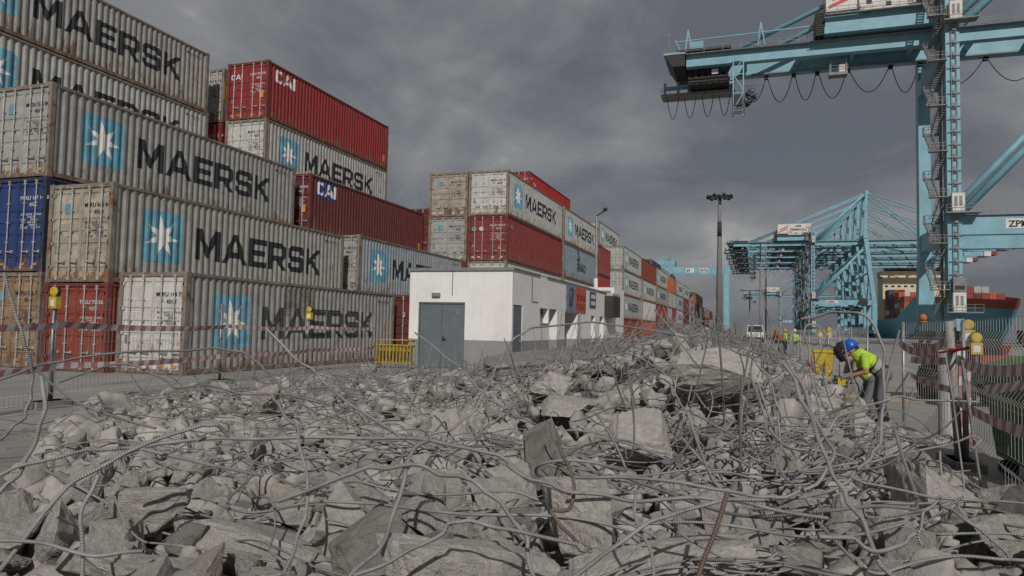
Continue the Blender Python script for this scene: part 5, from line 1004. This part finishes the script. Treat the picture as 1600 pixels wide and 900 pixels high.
def excavator(x,y,rz,s,label):
    b=empty('excavator',(x,y,0),label,'excavator','orange site machines',rz); O=M['orng']
    for sx in (-.8,.8):
        m=MB(); m.box(sx-.22,sx+.22,-1.3,1.3,.05,.7); m.build('track',M['blackr'],b)
    m=MB(); m.box(-1,1,-.6,1.4,.8,1.6); m.build('body',O,b); m=MB(); m.box(-.95,-.1,-.9,.5,1.0,2.5); cb=m.build('cab',O,b); w=MB(); w.box(-.85,-.2,-.93,-.9,1.5,2.35); w.build('window',M['glassd'],cb)
    m=MB(); m.beam((.3,-.6,1.4),(.3,-2.6,3.0),.3,.4); m.beam((.3,-2.6,3.0),(.3,-3.6,1.2),.25,.3); m.build('boom',O,b); m=MB(); m.box(-.1,.7,-3.9,-3.3,.7,1.3); m.build('bucket',M['cranek'],b); b.scale=(s,)*3
excavator(-4.6,116,.4,.75,'orange machine at far left of the white van'); excavator(3.2,112,-.5,.7,'orange machine at right of the white van')
m=MB(); m.box(0,6,0,2.4,.9,2.9); m.box(-1.8,-.1,0.1,2.3,.8,2.6); t=m.build('parked_truck',M['cranek'],loc=(37,118,0)); tag(t,'dark parked truck on the quay beyond right fence','truck')
for x in (-1.2,1,4.2,5.3):
    w=MB(); w.lathe([(.2,-.15),(.5,-.15),(.5,.15),(.2,.15)],12,(x,.15,.5),'y'); w.build('wheel',M['blackr'],t)
# ---------------------------------------------------------------- people
def pmat(n,c,**k): return mat(n,c,.8,var=.18,scale=9,bump=.15,bscale=30,**k)
PM=dict(skin=pmat('skin',(.36,.20,.14)),hv=pmat('hi_vis_yellow',(.40,.58,.05)),navy=pmat('navy_cloth',(.025,.028,.045)),grey=pmat('grey_trousers',(.13,.13,.145)),sil=pmat('reflective_band',(.33,.33,.33)),glove=pmat('work_glove',(.20,.21,.19)),boot=pmat('dark_boots',(.03,.025,.022)),beige=pmat('beige_sleeve',(.33,.28,.22)),hair=pmat('dark_hair',(.02,.017,.015)),sole=pmat('red_boot_trim',(.45,.05,.04)))
def capsule(bm,p,q,r1,r2,n=10):
    p=Vector(p);q=Vector(q);d=q-p;l=max(d.length,1e-4);rot=Vector((0,0,1)).rotation_difference(d).to_matrix(); rings=[]
    for a in (-90,-55,-20): rings.append((r1*math.cos(R(a)),r1*math.sin(R(a))))
    for a in (20,55,90): rings.append((r2*math.cos(R(a)),l+r2*math.sin(R(a))))
    vs=[[bm.verts.new(p+rot@Vector((max(rr_,.0008)*math.cos(U*j/n),max(rr_,.0008)*math.sin(U*j/n),z))) for j in range(n)] for rr_,z in rings]
    for A,B_ in zip(vs,vs[1:]):
        for j in range(n): bm.faces.new((A[j],A[(j+1)%n],B_[(j+1)%n],B_[j]))
    bm.faces.new(vs[0][::-1]); bm.faces.new(vs[-1])
def person(loc,rz,label,bones,mats,voxel=.016,scale=1,extra=None):
    bm=bmesh.new()
    for p,q,a,b_,mn in bones: capsule(bm,p,q,a,b_)
    me=bpy.data.meshes.new('tmp'); bm.to_mesh(me); bm.free(); o=bpy.data.objects.new('tmp',me); COL.objects.link(o)
    md=o.modifiers.new('r','REMESH'); md.mode='VOXEL'; md.voxel_size=voxel; md2=o.modifiers.new('s','SMOOTH'); md2.iterations=3; md2.factor=.5
    dg=bpy.context.evaluated_depsgraph_get(); nm_=bpy.data.meshes.new_from_object(o.evaluated_get(dg)); bpy.data.objects.remove(o)
    for k in mats: nm_.materials.append(PM[k])
    P0=np.array([b_[0] for b_ in bones],float); P1=np.array([b_[1] for b_ in bones],float); r1=np.array([b_[2] for b_ in bones]); r2=np.array([b_[3] for b_ in bones]); idx=np.array([mats.index(b_[4]) for b_ in bones])
    cs=np.empty(len(nm_.polygons)*3); nm_.polygons.foreach_get('center',cs); cs=cs.reshape(-1,3); D=P1-P0; L2=(D**2).sum(1)+1e-9
    t=np.clip(((cs[:,None]-P0)*D).sum(2)/L2,0,1); dist=np.linalg.norm(cs[:,None]-(P0+t[...,None]*D),axis=2)-(r1+(r2-r1)*t)
    nm_.polygons.foreach_set('material_index',idx[dist.argmin(1)].astype(np.int32)); nm_.polygons.foreach_set('use_smooth',[True]*len(nm_.polygons)); nm_.name='person'
    b=link('person',nm_,None,loc); b.rotation_euler=(0,0,rz); b.scale=(scale,)*3; tag(b,label,'person')
    if extra: extra(b)
    return b
def fingers(h,d,side,m='glove'):   # four fingers and a thumb curling from the palm
    h=Vector(h);d=Vector(d).normalized();s=Vector((0,side,0)); dn=Vector((0,0,-1)); out=[(h,h+d*.06,.034,.036,m)]
    for i,(o_,l) in enumerate(((-.03,.055),(-.01,.064),(.01,.06),(.03,.05))):
        a=h+d*.085+s*o_; k=a+d*l*.6+dn*.012; e=k+dn*l*.6-d*.01; out+=[(a,k,.0115,.011,m),(k,e,.0105,.009,m)]
    a=h+d*.02+s*-.035; k=a+d*.03+s*-.025+dn*.012; out+=[(a,k,.014,.012,m),(k,k+d*.025+dn*.015,.0115,.010,m)]
    return out
def helmet(b,c,tilt,m,r=.135):
    q=MB(); q.lathe([(r,0),(r*.99,.03),(r*.9,.08),(r*.66,.125),(r*.3,.148),(.005,.152)],20); h=q.build('helmet',m,b,smooth=True); h.location=c; h.rotation_euler=tilt
    k=MB(); k.lathe([(r*.98,-.012),(r*1.12,-.015),(r*1.13,-.005),(r*.98,.008)],20); P=k.v; k.v=[(x-(.05 if x<-.05 else 0),y,z) for x,y,z in P]; k.build('brim',m,h)
    k=MB(); k.box(-.13,.12,-.018,.018,.05,.158); k.v=[(x*(.55 if z>.1 else .95),y,z) for x,y,z in k.v]; k.build('ridge',m,h)
M['hblue']=mat('blue_helmet',(.015,.09,.42),.35,var=.1); M['hwhite']=mat('white_helmet',(.6,.6,.58),.4); M['mask']=mat('welding_mask',(.02,.02,.022),.5)
# main worker: bent forward towards -X, both hands on a cutting tool
bn=[((.05,-.06,.93),(.05,.06,.93),.15,.15,'grey'),((.02,0,1.0),(-.06,0,1.06),.155,.165,'navy'),((-.07,0,1.07),(-.11,0,1.1),.168,.17,'sil'),((-.13,0,1.11),(-.15,0,1.125),.171,.172,'navy'),((-.17,0,1.14),(-.20,0,1.16),.172,.172,'sil'),((-.22,-.03,1.18),(-.34,0,1.26),.175,.15,'hv'),((-.25,.05,1.19),(-.33,.04,1.25),.165,.15,'hv'),((-.37,0,1.28),(-.43,0,1.31),.085,.07,'navy'),((-.43,0,1.31),(-.48,0,1.34),.06,.06,'skin'),
 ((-.50,0,1.385),(-.54,0,1.33),.098,.085,'skin'),((-.58,0,1.29),(-.60,0,1.27),.055,.045,'skin'),((-.62,0,1.33),(-.638,0,1.318),.02,.017,'skin'),((-.52,-.1,1.35),(-.52,-.105,1.33),.022,.02,'skin'),((-.52,.1,1.35),(-.52,.105,1.33),.022,.02,'skin'),((-.44,0,1.40),(-.47,0,1.43),.085,.08,'hair')]
for s in (-1,1):
    bn+=[((.04,.1*s,.88),(-.03,.12*s,.5),.105,.08,'grey'),((-.03,.12*s,.5),(.06,.13*s,.12),.082,.065,'grey'),((.06,.13*s,.09),(.0,.13*s,.05),.062,.058,'boot'),((-.02,.13*s,.05),(-.16,.135*s,.045),.055,.045,'boot'),
     ((-.30,.17*s,1.24),(-.30,.21*s,1.08),.088,.075,'hv'),((-.30,.21*s,1.06),(-.29,.22*s,.98),.058,.052,'skin'),((-.29,.22*s,.98),(-.52,.10*s,.90),.05,.038,'skin'),((-.52,.10*s,.90),(-.56,.085*s,.885),.042,.04,'glove')]+fingers((-.57,.08*s,.88),(-1,-.1*s,-.25),s)
def ex_main(b):
    helmet(b,(-.50,0,1.425),(0,R(-32),0),M['hblue'])
    m=MB(); m.lathe([(.012,-.009),(.012,.009)],8,(-.612,-.035,1.352)); m.lathe([(.012,-.009),(.012,.009)],8,(-.612,.035,1.352)); m.build('eye',PM['hair'],b)
    m=MB(); m.box(-.05,.0,-.175,-.165,.0,.025); m.box(.0,.08,-.19,-.07,.0,.02); m.build('boot_trim',PM['sole'],b)
w=person((2.03,13.85,-.02),R(6),'worker in blue helmet and yellow hi-vis shirt bending over rubble',bn,['grey','navy','sil','hv','skin','glove','boot','hair'],extra=ex_main,scale=.93)
b=empty('cutting_torch',(1.47,13.78,.78),'cutting tool held in gloved hands by the blue-helmeted worker','tool'); m=MB(); m.tube([(.12,-.04,.03),(-.05,0,-.02),(-.28,.02,-.12)],[.03,.028,.015],8); m.build('body',M['cranek'],b); m=MB(); m.tube([(.12,-.04,.03),(.2,-.1,-.15),(.22,-.12,-.5),(.15,-.1,-.75)],.012,6); m.build('hose',M['cable'],b); m=MB(); m.box(-.12,.0,-.05,.05,-.14,-.02); m.build('grip',M['yel'],b)
# second worker, masked, beige sleeves, partly hidden behind the first
bn2=[((.05,-.06,.85),(.05,.06,.85),.15,.15,'grey'),((.0,0,.93),(-.2,0,1.12),.16,.17,'hv'),((-.22,0,1.14),(-.32,0,1.22),.16,.13,'beige'),((-.36,0,1.26),(-.42,0,1.3),.07,.06,'skin'),((-.46,0,1.36),(-.5,0,1.32),.1,.09,'skin')]
for s in (-1,1):
    bn2+=[((.04,.1*s,.8),(-.1,.14*s,.45),.105,.08,'grey'),((-.1,.14*s,.45),(.06,.15*s,.12),.082,.065,'grey'),((.06,.15*s,.08),(-.12,.15*s,.05),.06,.045,'boot'),((-.28,.18*s,1.18),(-.33,.24*s,.95),.085,.065,'beige'),((-.33,.24*s,.95),(-.5,.1*s,.8),.062,.045,'beige'),((-.5,.1*s,.8),(-.54,.09*s,.79),.042,.04,'glove')]+fingers((-.55,.085*s,.785),(-1,0,-.3),s)
def ex_mask(b):
    m=MB(); P=[]
    for i in range(7):
        a=R(100+i*160/6-0); 
        for z,r_ in ((-.16,.09),(-.05,.125),(.08,.125),(.13,.09)): P.append((r_*math.cos(a+R(0)),r_*math.sin(a),z))
    f=[(i*4+k,i*4+k+1,(i+1)*4+k+1,(i+1)*4+k) for i in range(6) for k in range(3)]; m.add(P,f); o=m.build('welding_mask',M['mask'],b); o.location=(-.5,0,1.34); o.rotation_euler=(0,R(-25),0)
    md=o.modifiers.new('t','SOLIDIFY'); md.thickness=.012
    k=MB(); k.box(-.142,-.12,-.05,.05,-.0,.045); k.build('visor_glass',M['glassd'],o)
    helmet(b,(-.46,0,1.40),(0,R(-25),0),M['mask'],.118); k=MB(); k.lathe([(.121,-.02),(.123,-.01),(.122,.012)],18); q=k.build('headband',M['yel'],b); q.location=(-.46,0,1.40); q.rotation_euler=(0,R(-25),0)
person((2.02,15.05,-.16),R(12),'second worker in dark welding mask and beige sleeves behind the first',bn2,['grey','hv','beige','skin','glove','boot'],extra=ex_mask)
def standing(arm):
    z=[((0,-.07,.95),(0,.07,.95),.14,.14,'grey'),((0,0,1.05),(0,0,1.2),.15,.165,'hv'),((0,0,1.24),(0,0,1.26),.168,.168,'sil'),((0,-.06,1.3),(0,.06,1.4),.16,.13,'hv'),((0,0,1.48),(0,0,1.54),.055,.055,'skin'),((-.02,0,1.64),(-.01,0,1.6),.098,.085,'skin'),((-.11,0,1.62),(-.12,0,1.605),.018,.015,'skin')]
    for s in (-1,1):
        z+=[((0,.09*s,.9),(-.03*arm*s,.11*s,.5),.1,.08,'grey'),((-.03*arm*s,.11*s,.5),(.04*s,.12*s,.1),.08,.06,'grey'),((.04*s,.12*s,.06),(.04*s-.15,.12*s,.045),.055,.045,'boot'),((0,.2*s,1.4),(.03,.27*s,1.14),.07,.06,'hv'),((.03,.27*s,1.14),(-.1*arm,.26*s,.9),.05,.038,'hv'),((-.1*arm,.26*s,.9),(-.12*arm,.26*s,.86),.04,.036,'glove')]+fingers((-.12*arm,.26*s,.85),(-.3,0,-1),s)
    return z
def exh(m): 
    def f(b): helmet(b,(-.01,0,1.69),(0,0,0),m)
    return f
mm=['grey','hv','sil','skin','boot','glove']
person((2.0,56,.0),R(200),'distant worker in hi-vis jacket with dark trousers, left of the pair',standing(1),mm,.022,extra=exh(M['yel'])); person((2.6,54.5,.0),R(60),'distant worker in full hi-vis with white helmet, right of the pair',standing(2),mm,.022,extra=exh(M['hwhite']))
